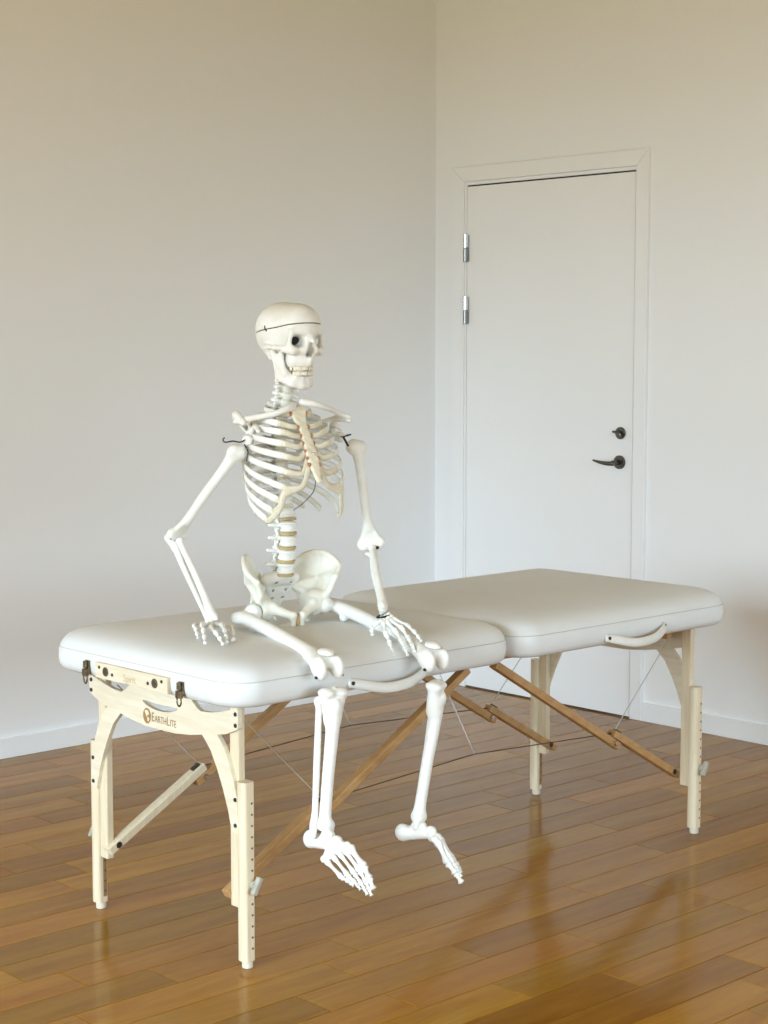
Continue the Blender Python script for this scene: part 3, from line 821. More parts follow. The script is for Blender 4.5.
    for nm, z0, z1, R0, x0 in (('upper_teeth', -0.078, -0.0885, 0.0, -0.001), ('lower_teeth', -0.0905, -0.1015, -0.0015, -0.003)):
        bm = bmesh.new()
        for s in (-1, 1):
            for i in range(7):
                t = (i + 0.5) / 7
                a = t * 1.45
                px = 0.0425 + 0.0285 * math.cos(a) - max(0, t - 0.75) * 0.05 + x0 + R0
                py = s * (0.0275 * math.sin(a) + 0.0015)
                wd = 0.0068 if i < 4 else 0.0082
                rz = s * a * 0.9
                zz = (z0 + z1) / 2
                bevel_box_bm(bm, 0, 0, 0, 0.0055 if i < 3 else 0.0085, wd * 0.9, abs(z1 - z0) * rnd.uniform(0.9, 1.0), 0.0016,
                             Matrix(((b.A[0, 0], b.A[0, 1], b.A[0, 2], 0), (b.A[1, 0], b.A[1, 1], b.A[1, 2], 0), (b.A[2, 0], b.A[2, 1], b.A[2, 2], 0), (0, 0, 0, 1))) @
                             Matrix.Translation((px, py, zz)) @ Matrix.Rotation(rz, 4, 'Z'))
        bmesh.ops.translate(bm, vec=tuple(S0), verts=bm.verts)
        tag(finish_bm(nm, bm, M['tooth'], skull, True), kind='stuff')
    return skull

SPINE = [(-0.016, 0.092), (-0.008, 0.14), (0.0, 0.18), (0.002, 0.22), (-0.002, 0.255), (-0.008, 0.28), (-0.024, 0.35), (-0.034, 0.41), (-0.030, 0.47), (-0.016, 0.52), (-0.008, 0.54), (0.005, 0.59), (0.000, 0.66)]
def spine_at(u):
    us = [p[1] for p in SPINE]; 
    P = catmull([(p[0], p[1], 0) for p in SPINE], 400)
    return float(np.interp(u, P[:, 1], P[:, 0]))
T_U = [.519, .500, .480, .459, .438, .417, .395, .373, .351, .328, .306, .284]      # T1..T12 body centres
L_U = [.254, .2185, .1815, .1455, .110]
C_U = [.6465, .628, .609, .591, .573, .555, .537]

def vertebra_blob(kind):
    b = Blob(k=0.004)
    if kind == 'L':
        for zz in np.linspace(-0.0085, 0.0085, 3):
            rr = 1.0 if abs(zz) > 0.005 else 0.90
            b.ell((0, 0, zz), (0.0175 * rr, 0.0235 * rr, 0.0075), k=0.004)
        for s in (-1, 1):
            b.cap((-0.014, s * 0.010, 0.004), (-0.028, s * 0.011, 0.002), 0.005)
            b.cap((-0.026, s * 0.012, 0.002), (-0.030, s * 0.038, 0.004), 0.0060, 0.0048)
            b.cap((-0.028, s * 0.014, 0.010), (-0.032, s * 0.016, 0.021), 0.0055, 0.005)
            b.cap((-0.030, s * 0.012, -0.006), (-0.034, s * 0.012, -0.020), 0.005, 0.0045)
            b.cap((-0.028, s * 0.011, 0.002), (-0.038, 0, -0.002), 0.0045)
        b.tri((-0.038, 0, 0.006), (-0.068, 0, 0.0), (-0.064, 0, -0.016), 0.0035); b.tri((-0.038, 0, 0.006), (-0.064, 0, -0.016), (-0.040, 0, -0.010), 0.0035)
    elif kind == 'T':
        for zz in (-0.005, 0.005):
            b.ell((0, 0, zz), (0.0145, 0.0155, 0.0065), k=0.003)
        for s in (-1, 1):
            b.cap((-0.010, s * 0.008, 0.003), (-0.021, s * 0.010, 0.002), 0.0045)
            b.cap((-0.020, s * 0.010, 0.002), (-0.034, s * 0.031, 0.007), 0.0045, 0.005)
            b.cap((-0.021, s * 0.010, 0.002), (-0.029, 0, -0.002), 0.004)
            b.cap((-0.023, s * 0.011, 0.004), (-0.024, s * 0.011, 0.014), 0.004)
        b.cap((-0.029, 0, -0.002), (-0.054, 0, -0.026), 0.0045, 0.003)
    else:
        for zz in (-0.003, 0.003):
            b.ell((0, 0, zz), (0.0095, 0.0125, 0.0055), k=0.003)
        for s in (-1, 1):
            b.cap((-0.002, s * 0.012, 0.000), (0.002, s * 0.025, -0.004), 0.0038, 0.004)
            b.cap((-0.008, s * 0.011, 0.000), (0.000, s * 0.025, -0.003), 0.003)
            b.cap((-0.008, s * 0.012, 0.001), (-0.016, s * 0.019, 0.000), 0.005)
            b.cap((-0.016, s * 0.018, 0.000), (-0.026, 0, -0.001), 0.0038)
        for s in (-1, 1): b.cap((-0.026, 0, -0.001), (-0.042, s * 0.004, -0.008), 0.0038, 0.0032)
    return b

def build_spine(root):
    tmpl = {k: vertebra_blob(k).mesh(0.0018 if k != 'C' else 0.0016) for k in 'LTC'}
    mes = {}
    off = base_of(root)
    for k, (v, f) in tmpl.items():
        me = bpy.data.meshes.new('vertebra'); me.from_pydata(v.tolist(), [], [tuple(q) for q in f]); me.update()
        me.materials.append(M['bone']); me.shade_smooth(); mes[k] = me
    disc = {}
    for k, (ra, rb, hh) in dict(L=(0.0178, 0.0236, 0.0034), T=(0.0140, 0.0150, 0.0026), C=(0.0095, 0.0120, 0.0024)).items():
        v = []; f = []; n = 20
        for z, sc in ((-hh, 0.95), (-hh * 0.4, 1.02), (hh * 0.4, 1.02), (hh, 0.95)):
            v += [(ra * sc * math.cos(t), rb * sc * math.sin(t), z) for t in np.linspace(0, 2 * PI, n, endpoint=False)]
        for i in range(3):
            for q in range(n): f.append((i * n + q, i * n + (q + 1) % n, (i + 1) * n + (q + 1) % n, (i + 1) * n + q))
        f.append(tuple(range(n))[::-1]); f.append(tuple(range(3 * n, 4 * n)))
        me = bpy.data.meshes.new('disc'); me.from_pydata(v, [], f); me.update(); me.materials.append(M['disc'] if k == 'L' else M['cartilage']); me.shade_smooth(); disc[k] = me
    def place(name, me, u, sc=1.0):
        p = body(spine_at(u), 0, u); t = nrm(body(spine_at(u + 0.004), 0, u + 0.004) - body(spine_at(u - 0.004), 0, u - 0.004))
        x = nrm(F - t * np.dot(F, t)); y = np.cross(t, x)
        o = bpy.data.objects.new(name, me); C.objects.link(o); o.parent = root
        m = Matrix(((x[0], y[0], t[0], 0), (x[1], y[1], t[1], 0), (x[2], y[2], t[2], 0), (0, 0, 0, 1))) @ Matrix.Scale(sc, 4)
        q = p - off
        m.translation = Vector(q); o.matrix_local = m
        return o
    seq = [('L', u, s) for u, s in zip(L_U[::-1], (1.03, 1.03, 1.0, 1.0, .97))] + [('T', u, s) for u, s in zip(T_U[::-1], np.linspace(1.18, 0.92, 12))] + [('C', u, s) for u, s in zip(C_U[::-1], np.linspace(1.28, 1.1, 7))]
    for i, (k, u, s) in enumerate(seq):
        place('vertebra', mes[k], u, s)
        below = 0.092 if i == 0 else (seq[i - 1][1] + u) / 2 + (0.001 if k == 'L' else 0)
        place('disc', disc[k], below, s)

STERN = [(0.046, 0.524), (0.061, 0.500), (0.080, 0.474), (0.105, 0.435), (0.127, 0.398), (0.142, 0.372), (0.156, 0.345)]
def stern_at(u):
    return float(np.interp(u, [p[1] for p in STERN][::-1], [p[0] for p in STERN][::-1]))

def build_ribs(root):
    w = [.056, .080, .096, .109, .117, .123, .127, .128, .126, .119, .100, .078]
    uend = [.512, .487, .466, .438, .407, .370, .331, .300, .272, .250, .258, .262]
    att = [.510, .477, .456, .437, .418, .400, .385]
    tend = [.66, .74, .79, .81, .82, .815, .80, .76, .715, .665, .42, .30]
    fant = [.060, .087, .102, .116, .128, .137, .144, .143, .134, .122, .10, .085]
    ends = {}
    for side in (-1, 1):
        for i in range(12):
            fs = spine_at(T_U[i]); fp = fs - 0.040 - 0.004 * min(i, 6) / 6
            a = (fant[i] - fp) / 2; fc = (fant[i] + fp) / 2
            pts = []; outs = []
            for t in np.linspace(0.10 * PI, tend[i] * PI, 26):
                fr = (t / PI)
                g = (fr - 0.10) / (tend[i] - 0.10)
                u = T_U[i] + 0.006 + (uend[i] - T_U[i] - 0.006) * (0.25 * g + 0.75 * g ** 1.35)
                ct, st = math.cos(t), math.sin(t)
                l = w[i] * abs(st) ** 0.85
                pts.append(body(fc - a * ct, side * l, u))
                outs.append(F * (-ct * w[i]) + LT * side * st * a)
            head = body(fs - 0.010, side * 0.016, T_U[i] + 0.007)
            neck = body(fs - 0.030, side * 0.028, T_U[i] + 0.008)
            pts = [head, neck] + pts; outs = [F * -0.3 + LT * side, F * -1.0 + LT * side * 0.6] + outs
            P = np.array(pts); n = len(P)
            outs = np.array([nrm(o) for o in outs])
            hgt = np.interp(np.linspace(0, 1, n), [0, .1, .3, .8, 1], [.0050, .0052, .0078, .0088, .0094]) * (0.85 if i in (0, 10, 11) else 1)
            thk = np.interp(np.linspace(0, 1, n), [0, .1, .5, 1], [.0045, .0040, .0032, .0030])
            if i == 11: hgt[-4:] *= [0.9, 0.75, 0.6, 0.4]
            v, f = sweep_data(P, thk, hgt, outs, 8)
            rib = mk('rib', v, f, M['bone'], root)
            ends[(side, i)] = (P[-1], P[-1] - P[-4], outs[-1])
        # costal cartilages
        for i in range(10):
            p, d, o = ends[(side, i)]; d = nrm(d)
            if i < 7:
                q = body(stern_at(att[i]) - 0.001, side * (0.014 if i > 0 else 0.021), att[i])
                mid = (p + q) / 2 + d * (0.010 if i < 5 else 0.016) - U * (0.0, 0.002, 0.004, 0.007, 0.010, 0.016, 0.020)[i]
                path = catmull([p - d * 0.002, p + d * 0.008, mid, q], 18)
            else:
                # sweeps up along the cartilage above it, forming the costal margin
                pp = ends[('c', side, i - 1)]
                path = catmull([p - d * 0.002, p + d * 0.008, pp[4] - U * 0.010 + F * 0.001, pp[8] - U * 0.006, pp[12] - U * 0.002], 18)
            ends[('c', side, i)] = path
            outp = np.array([nrm(o * (1 - k / 17) + F * (k / 17)) for k in range(18)])
            v, f = sweep_data(path, np.full(18, 0.0034), np.interp(np.linspace(0, 1, 18), [0, 1], [.0092, .0066]), outp, 8)
            mk('costal_cartilage', v, f, M['cartilage'], root)
            if i < 7:
                jb = Blob(q, F, LT, U); jb.ell((0.0015, side * 0.001, 0), (0.0062, 0.0052, 0.0062)); jb.obj('sternal_joint', M['joint'], root, 0.002)
    # sternum
    b = Blob(O, F, LT, U, k=0.004)
    def pl(pts, r):
        for (a, c, d) in pts: b.tri(a, c, d, r)
    prev = None
    prof = [(0.046, 0.526, 0.015), (0.052, 0.514, 0.019), (0.065, 0.493, 0.012), (0.078, 0.477, 0.0075), (0.091, 0.458, 0.008), (0.104, 0.438, 0.0095), (0.116, 0.418, 0.011), (0.128, 0.397, 0.011), (0.139, 0.377, 0.0075), (0.147, 0.362, 0.0045), (0.156, 0.345, 0.002)]
    for a, c in zip(prof[:-1], prof[1:]):
        A1, A2 = (a[0], -a[2], a[1]), (a[0], a[2], a[1]); B1, B2 = (c[0], -c[2], c[1]), (c[0], c[2], c[1])
        b.tri(A1, A2, B2, 0.0048); b.tri(A1, B2, B1, 0.0048)
    b.ell((0.044, 0, 0.537), (0.010, 0.013, 0.010), sub=True)
    b.obj('sternum', M['sternum'], root, 0.0022)
    cyl('sternum_screw', body(stern_at(.41) + 0.004, 0.004, .412), body(stern_at(.41) + 0.009, 0.004, .412), 0.004, M['steel'], root, 12)
    wire('rib_wire', [body(0.150, -0.004, 0.350), body(0.138, -0.005, 0.318), body(0.085, -0.004, 0.285), body(0.022, 0.004, 0.262)], 0.0011, M['screw'], root, 24)

def build_shoulder(root, s, head):
    """clavicle + scapula + hardware, s=-1 right, +1 left"""
    c = Blob(O, F, LT, U, k=0.005)
    if s > 0:
        c.chain([(0.048, 0.018, 0.538), (0.062, 0.045, 0.534), (0.060, 0.078, 0.524), (0.040, 0.112, 0.516), (0.026, 0.145, 0.505), (0.030, 0.168, 0.497)], [0.0105, 0.0082, 0.0068, 0.0066, 0.0070, 0.006])
    else:
        c.chain([(0.052, -0.016, 0.528), (0.064, -0.040, 0.522), (0.058, -0.068, 0.512), (0.038, -0.096, 0.505), (0.018, -0.128, 0.498)], [0.0115, 0.0090, 0.0078, 0.0078, 0.008])
    c.obj('clavicle', M['bone'], root, 0.0022)
    q = 1.0 if s > 0 else 0.82                       # the right girdle is drawn in a little
    b = Blob(O, F, LT, U, k=0.006)
    G0 = (0.014, s * q * 0.150, 0.445)
    sup = (-0.055, s * q * 0.078, 0.500); med = (-0.082, s * q * 0.066, 0.455); inf = (-0.080, s * q * 0.100, 0.335); lat = (-0.030, s * q * 0.138, 0.400); neck = (-0.006, s * q * 0.138, 0.448); notch = (-0.022, s * q * 0.118, 0.480)
    mid = (-0.066, s * q * 0.098, 0.430)
    ring = [sup, med, inf, lat, neck, notch]
    for p, e in zip(ring, ring[1:] + ring[:1]): b.tri(mid, p, e, 0.0026)
    b.chain([sup, med, inf], [0.004, 0.0035, 0.0055]); b.chain([inf, lat, neck], [0.0055, 0.005, 0.009])
    b.cap(neck, G0, 0.010, 0.014); b.ell((0.030, s * q * 0.168, 0.440), (0.014, 0.014, 0.018), sub=True, k=0.004)
    # scapular spine and acromion
    b.tri((-0.080, s * q * 0.070, 0.462), (-0.062, s * q * 0.105, 0.462), (-0.036, s * q * 0.150, 0.486), 0.0035)
    b.tri((-0.062, s * q * 0.105, 0.462), (-0.036, s * q * 0.150, 0.486), (-0.030, s * q * 0.125, 0.462), 0.0035)
    b.chain([(-0.080, s * q * 0.070, 0.463), (-0.040, s * q * 0.146, 0.486), (-0.012, s * q * 0.172, 0.496 if s > 0 else 0.508), (0.022, s * q * 0.172, 0.490)], [0.004, 0.0065, 0.0105, 0.009])
    b.tri((-0.036, s * q * 0.150, 0.487), (-0.006, s * q * 0.182, 0.490), (0.022, s * q * 0.168, 0.490), 0.0045)
    # coracoid
    b.chain([(0.002, s * q * 0.134, 0.462), (0.018, s * q * 0.126, 0.478), (0.046, s * q * 0.134, 0.468)], [0.008, 0.007, 0.0055])
    sc = b.obj('scapula', M['bone'], root, 0.0023)
    g = body(*G0)
    if s < 0:
        wire('shoulder_hook', [g + LT * 0.0 + U * 0.006, head + LT * 0.010 + U * 0.018 - FH * 0.015, head + LT * -0.012 + U * 0.021 - FH * 0.017, head + LT * -0.034 + U * 0.019 - FH * 0.015, head + LT * -0.041 + U * 0.025 - FH * 0.015, head + LT * -0.036 + U * 0.030 - FH * 0.015],
             0.0018, M['black'], root, 40)
        wire('shoulder_spring', [head + LT * 0.020 - FH * 0.020 + U * 0.012, head + LT * 0.030 - FH * 0.022 - U * 0.006, head + LT * 0.026 - FH * 0.02 - U * 0.03], 0.0017, M['black'], root, 18)
    else:
        bar('shoulder_hook', at(345.5, 436, 4.52), at(350.5, 434.5, 4.53), 0.006, 0.005, M['black'], root)
        bar('shoulder_hook', at(343, 436.5, 4.52), at(348.5, 446.5, 4.52), 0.006, 0.006, M['black'], root)
        wire('shoulder_spring', [g, at(344, 436.5, 4.53), at(351, 434.5, 4.56)], 0.0018, M['black'], root, 14)

def frame_along(p0, p1, ref):
    z = nrm(np.asarray(p1, float) - np.asarray(p0, float)); x = nrm(np.asarray(ref, float) - z * np.dot(ref, z)); y = np.cross(z, x)
    return x, y, z

def build_arm(root, s, sh, el, wr, thumb_side, fore_axis=None):
    hu = nrm(el - sh); fo = nrm(wr - el)
    ax = nrm(np.cross(hu, fo))                                  # elbow hinge axis
    if np.dot(ax, thumb_side) < 0: ax = -ax                     # towards the thumb / radius
    med = nrm(O + U * 0.43 - sh)
    L_ = float(np.linalg.norm(el - sh))
    x, y, z = frame_along(el, sh, ax)                           # z up the humerus, x = hinge axis (lateral)
    b = Blob(el, x, y, z, k=0.010)
    loc = lambda v: np.array([np.dot(v, x), np.dot(v, y), np.dot(v, z)])
    mm = loc(med); mm[2] = 0; mm = nrm(mm)
    b.chain([(0, 0, 0.055), (0, 0.002, L_ * 0.45), (0, 0, L_ * 0.75), (0, 0, L_ - 0.02)], [0.0110, 0.0122, 0.0128, 0.0165])
    b.ell((mm[0] * 0.010, mm[1] * 0.010, L_ - 0.006), (0.0215, 0.0215, 0.0205))
    b.ell((-mm[0] * 0.012, -mm[1] * 0.012, L_ - 0.010), (0.013, 0.013, 0.017))
    b.tri((0, 0, 0.075), (0.026, 0, 0.012), (-0.028, 0, 0.012), 0.0065)
    b.cap((-0.022, 0.0, 0.004), (0.020, 0.0, 0.004), 0.0110, 0.0100)
    b.ell((-0.030, 0.0, 0.014), (0.009, 0.008, 0.009)); b.ell((0.026, 0.0, 0.014), (0.007, 0.007, 0.010))
    b.ell((-0.002, 0, 0.016), (0.010, 0.020, 0.008), sub=True, k=0.004) if False else None
    b.obj('humerus', M['bone'], root, 0.0025)
    # forearm: ulna (hook behind the elbow) and radius
    FL = float(np.linalg.norm(wr - el))
    x2, y2, z2 = frame_along(el, wr, ax if fore_axis is None else fore_axis)
    back = loc2 = np.array([np.dot(-hu, x2), np.dot(-hu, y2), 0.0]); bk = nrm(np.array([0, np.dot(hu, y2), 0]) + 1e-9)
    u = Blob(el, x2, y2, z2, k=0.006)
    u.cap((-0.007, bk[1] * 0.014, -0.006), (-0.008, bk[1] * 0.006, 0.020), 0.011, 0.010)
    u.ell((-0.007, bk[1] * -0.010, 0.016), (0.007, 0.008, 0.006))
    u.chain([(-0.008, bk[1] * 0.004, 0.020), (-0.012, 0.002, FL * 0.35), (-0.0125, 0, FL * 0.65), (-0.012, 0, FL * 0.93), (-0.013, 0, FL - 0.016)], [0.0105, 0.0084, 0.0074, 0.0064, 0.0082])
    u.obj('ulna', M['bone'], root, 0.0024)
    r = Blob(el, x2, y2, z2, k=0.006)
    r.ell((0.012, 0, 0.014), (0.0105, 0.0105, 0.006)); 
    r.chain([(0.012, 0, 0.018), (0.011, 0, 0.036), (0.014, 0, FL * 0.45), (0.012, 0, FL * 0.75), (0.008, 0, FL - 0.022)], [0.0082, 0.0082, 0.0086, 0.0094, 0.0130])
    r.ell((0.006, 0, FL - 0.013), (0.0165, 0.0115, 0.0105)); r.cap((0.018, 0, FL - 0.016), (0.020, 0, FL - 0.004), 0.006, 0.0045)
    r.obj('radius', M['bone'], root, 0.0024)
    cyl('elbow_pin', el - ax * 0.020 - FH * 0.010, el - ax * 0.012 - FH * 0.014, 0.004, M['black'], root, 10)
    return

def build_hand(root, wr, mcps, tips, arch, elbow):
    """carpus mesh with metacarpals and phalanges as its pieces; order thumb, index, middle, ring, little"""
    c = np.mean([np.asarray(m) for m in mcps[1:]], axis=0)
    fwd = nrm(c - wr)
    across = nrm(np.asarray(mcps[1]) - np.asarray(mcps[4])); across = nrm(across - fwd * np.dot(across, fwd))
    nor = np.cross(fwd, across)
    if nor[2] < 0: nor = -nor
    b = Blob(wr, fwd, across, nor, k=0.003)
    rnd = random.Random(11)
    for r_, (xx, ys) in enumerate(((0.005, (-0.014, -0.004, 0.007)), (0.017, (-0.015, -0.005, 0.006, 0.016)))):
        for yy in ys: b.ell((xx + rnd.uniform(-.001, .001), yy, rnd.uniform(-.002, .002)), (0.0068, 0.0062, 0.0066))
    hand = b.obj('hand', M['bone'], root, 0.002)
    bases = [wr + fwd * 0.012 + across * 0.020] + [wr + fwd * 0.023 + across * q for q in (0.013, 0.004, -0.005, -0.014)]
    rr = [0.0078, 0.0076, 0.0078, 0.0074, 0.0068]
    for i in range(5):
        m = np.asarray(mcps[i]); t = np.asarray(tips[i])
        small_bone('metacarpal', bases[i], m, rr[i], M['bone'], hand)
        n = 2 if i == 0 else 3
        fr = [0, .58, 1] if i == 0 else [0, .47, .77, 1]
        pts = [m + (t - m) * q + U * arch * math.sin(PI * q) for q in fr]
        for k in range(n):
            a, b_ = pts[k], pts[k + 1]; d = nrm(b_ - a) * 0.0008
            small_bone('phalanx', a + d, b_ - d, rr[i] * (0.9, 0.8, 0.66)[k], M['bone'], hand)
    return hand

def build_leg(root, s, hip, knee, tib, ank, fwd_leg, lat):
    """femur, patella, tibia, fibula. fwd_leg = horizontal facing of the lower leg, lat = lateral direction"""
    # femur
    lat = np.asarray(lat, float)
    tro = hip + lat * 0.048 - U * 0.010
    sh0 = tro - lat * 0.010
    x, y, z = frame_along(knee, sh0, U)                 # z up the femur, x = upwards (anterior)
    L_ = float(np.linalg.norm(sh0 - knee)); b = Blob(knee, x, y, z, k=0.012)
    loc = lambda p: np.array([np.dot(p - knee, x), np.dot(p - knee, y), np.dot(p - knee, z)])
    H = loc(hip); T = loc(tro)
    ly = np.sign(np.dot(lat, y))
    b.chain([(0.0, 0, 0.04), (0.004, 0, 0.10), (0.008, 0, L_ * 0.45), (0.009, 0, L_ * 0.72), (0.005, 0, L_ - 0.03), tuple(T)], [0.0205, 0.0178, 0.0166, 0.0170, 0.0172, 0.0128])
    b.cap(tuple(T * 0.75 + H * 0.25 + np.array([0, 0, -0.006])), tuple(H), 0.0150, 0.0145, k=0.010)
    b.ell(tuple(H), (0.0235, 0.0235, 0.0235), k=0.006)
    b.ell(tuple(T), (0.0125, 0.0125, 0.015))
    b.ell((-0.014, -ly * 0.008, L_ - 0.055), (0.009, 0.009, 0.012))
    # condyles: two wheels flaring out of the shaft
    for q in (-1, 1):
        b.cap((0.001, q * 0.004, 0.085), (-0.004, q * 0.0225, 0.016), 0.0135, 0.0175)
        b.ell((-0.004, q * 0.0235, 0.010), (0.0235, 0.0135, 0.026), k=0.009)
        b.ell((-0.016, q * 0.0235, 0.004), (0.0185, 0.0125, 0.020), k=0.009)
    b.tri((0.006, -0.018, 0.016), (0.006, 0.018, 0.016), (0, 0, 0.075), 0.0120)
    b.cap((-0.034, 0, -0.004), (-0.004, 0, -0.022), 0.0095, sub=True, k=0.006)
    fm = b.obj('femur', M['bone'], root, 0.0026)
    cyl('knee_screw', knee + y * 0.033 - x * 0.026, knee + y * 0.0385 - x * 0.026, 0.0038, M['screw'], fm, 12)
    cyl('knee_screw', knee - y * 0.033 - x * 0.026, knee - y * 0.0385 - x * 0.026, 0.0038, M['screw'], fm, 12)
    pa = Blob(knee + x * 0.027 + z * 0.020, x, y, z, k=0.006)
    pa.ell((0, 0, 0.002), (0.009, 0.0205, 0.019)); pa.ell((0, 0, -0.012), (0.007, 0.011, 0.012))
    pa.obj('patella', M['bone'], root, 0.0022)
    # tibia
    fl = np.asarray(fwd_leg, float)
    x, y, z = frame_along(ank, tib, fl)                  # x anterior
    ly = np.sign(np.dot(lat, y)) or 1.0
    if s < 0: pass
    L_ = float(np.linalg.norm(tib - ank)); t = Blob(ank, x, y, z, k=0.012)
    t.chain([(0.0, 0, 0.018), (0.0, 0, 0.05), (0.002, 0, L_ * 0.42), (0.006, 0, L_ * 0.72), (0.002, 0, L_ - 0.045)], [0.0175, 0.0145, 0.0145, 0.0165, 0.0205])
    for q in (-1, 1):
        t.ell((-0.003, q * 0.0160, L_ - 0.011), (0.0225, 0.0205, 0.0100), k=0.010)
        t.cap((0.0, q * 0.003, L_ - 0.075), (-0.002, q * 0.0195, L_ - 0.018), 0.0155, 0.0150)
    t.ell((0.016, 0, L_ - 0.040), (0.009, 0.010, 0.014)); t.ell((0, 0, L_ - 0.002), (0.005, 0.006, 0.006), k=0.006)
    t.ell((0, 0, 0.012), (0.0175, 0.0205, 0.013)); t.cap((0.002, -ly * 0.016, 0.010), (0.002, -ly * 0.0195, -0.010), 0.0085, 0.0065)
    t.obj('tibia', M['bone'], root, 0.0026)
    f = Blob(ank, x, y, z, k=0.008)
    f.chain([(-0.006, ly * 0.026, -0.014), (-0.006, ly * 0.026, 0.012), (-0.008, ly * 0.024, 0.05), (-0.010, ly * 0.027, L_ * 0.5), (-0.012, ly * 0.030, L_ - 0.06), (-0.012, ly * 0.032, L_ - 0.034)], [0.0075, 0.0098, 0.0076, 0.0082, 0.0078, 0.0095])
    f.ell((-0.012, ly * 0.032, L_ - 0.032), (0.011, 0.010, 0.011))
    f.obj('fibula', M['bone'], root, 0.0024)
    return

def build_foot(root, talus, heel, mids, bases, heads, tips, upv):
    """heel bone and tarsus as one mesh, rays as its pieces; order big toe .. little toe"""
    x = nrm(np.mean(bases, axis=0) - heel); y = nrm(np.cross(upv, x)); z = np.cross(x, y)
    b = Blob(heel, x, y, z, k=0.007)
    loc = lambda p: tuple(np.array([np.dot(p - heel, x), np.dot(p - heel, y), np.dot(p - heel, z)]))
    b.ell((0.000, 0, 0.001), (0.019, 0.0165, 0.0215)); 
    t = np.array(loc(talus)); mb = np.array(loc(np.mean(bases, axis=0)))
    b.cap((0.004, 0, 0.0), tuple(t * np.array([1, .6, .5])), 0.0165, 0.0145)
    b.cap((0.004, 0, -0.004), tuple(t * 0.35 + mb * 0.55 + np.array([0, 0, -0.001])), 0.0145, 0.0115)
    b.ell(tuple(t), (0.020, 0.0165, 0.0155))
    for p in mids:
        b.ell(loc(p), (0.0140, 0.0130, 0.0130), k=0.004)
    for p in bases:
        q = np.array(loc(p)); b.ell(tuple(q - np.array([0.006, 0, 0])), (0.0105, 0.0078, 0.009), k=0.003)
    ft = b.obj('foot', M['bone'], root, 0.0023)
    rr = [0.0105, 0.0074, 0.0070, 0.0070, 0.0074]
    for i in range(5):
        a, h, tp = map(np.asarray, (bases[i], heads[i], tips[i]))
        small_bone('metatarsal', a, h, rr[i], M['bone'], ft, ref=z)
        fr = [0, .56, 1] if i == 0 else [0, .5, .76, 1]
        pts = [h + (tp - h) * q + z * 0.003 * math.sin(PI * q) for q in fr]
        for k in range(len(fr) - 1):
            d = nrm(pts[k + 1] - pts[k]) * 0.0008
            small_bone('toe_phalanx', pts[k] + d, pts[k + 1] - d, rr[i] * (0.92, 0.8, 0.68)[k], M['bone'], ft, ref=z)
    return ft

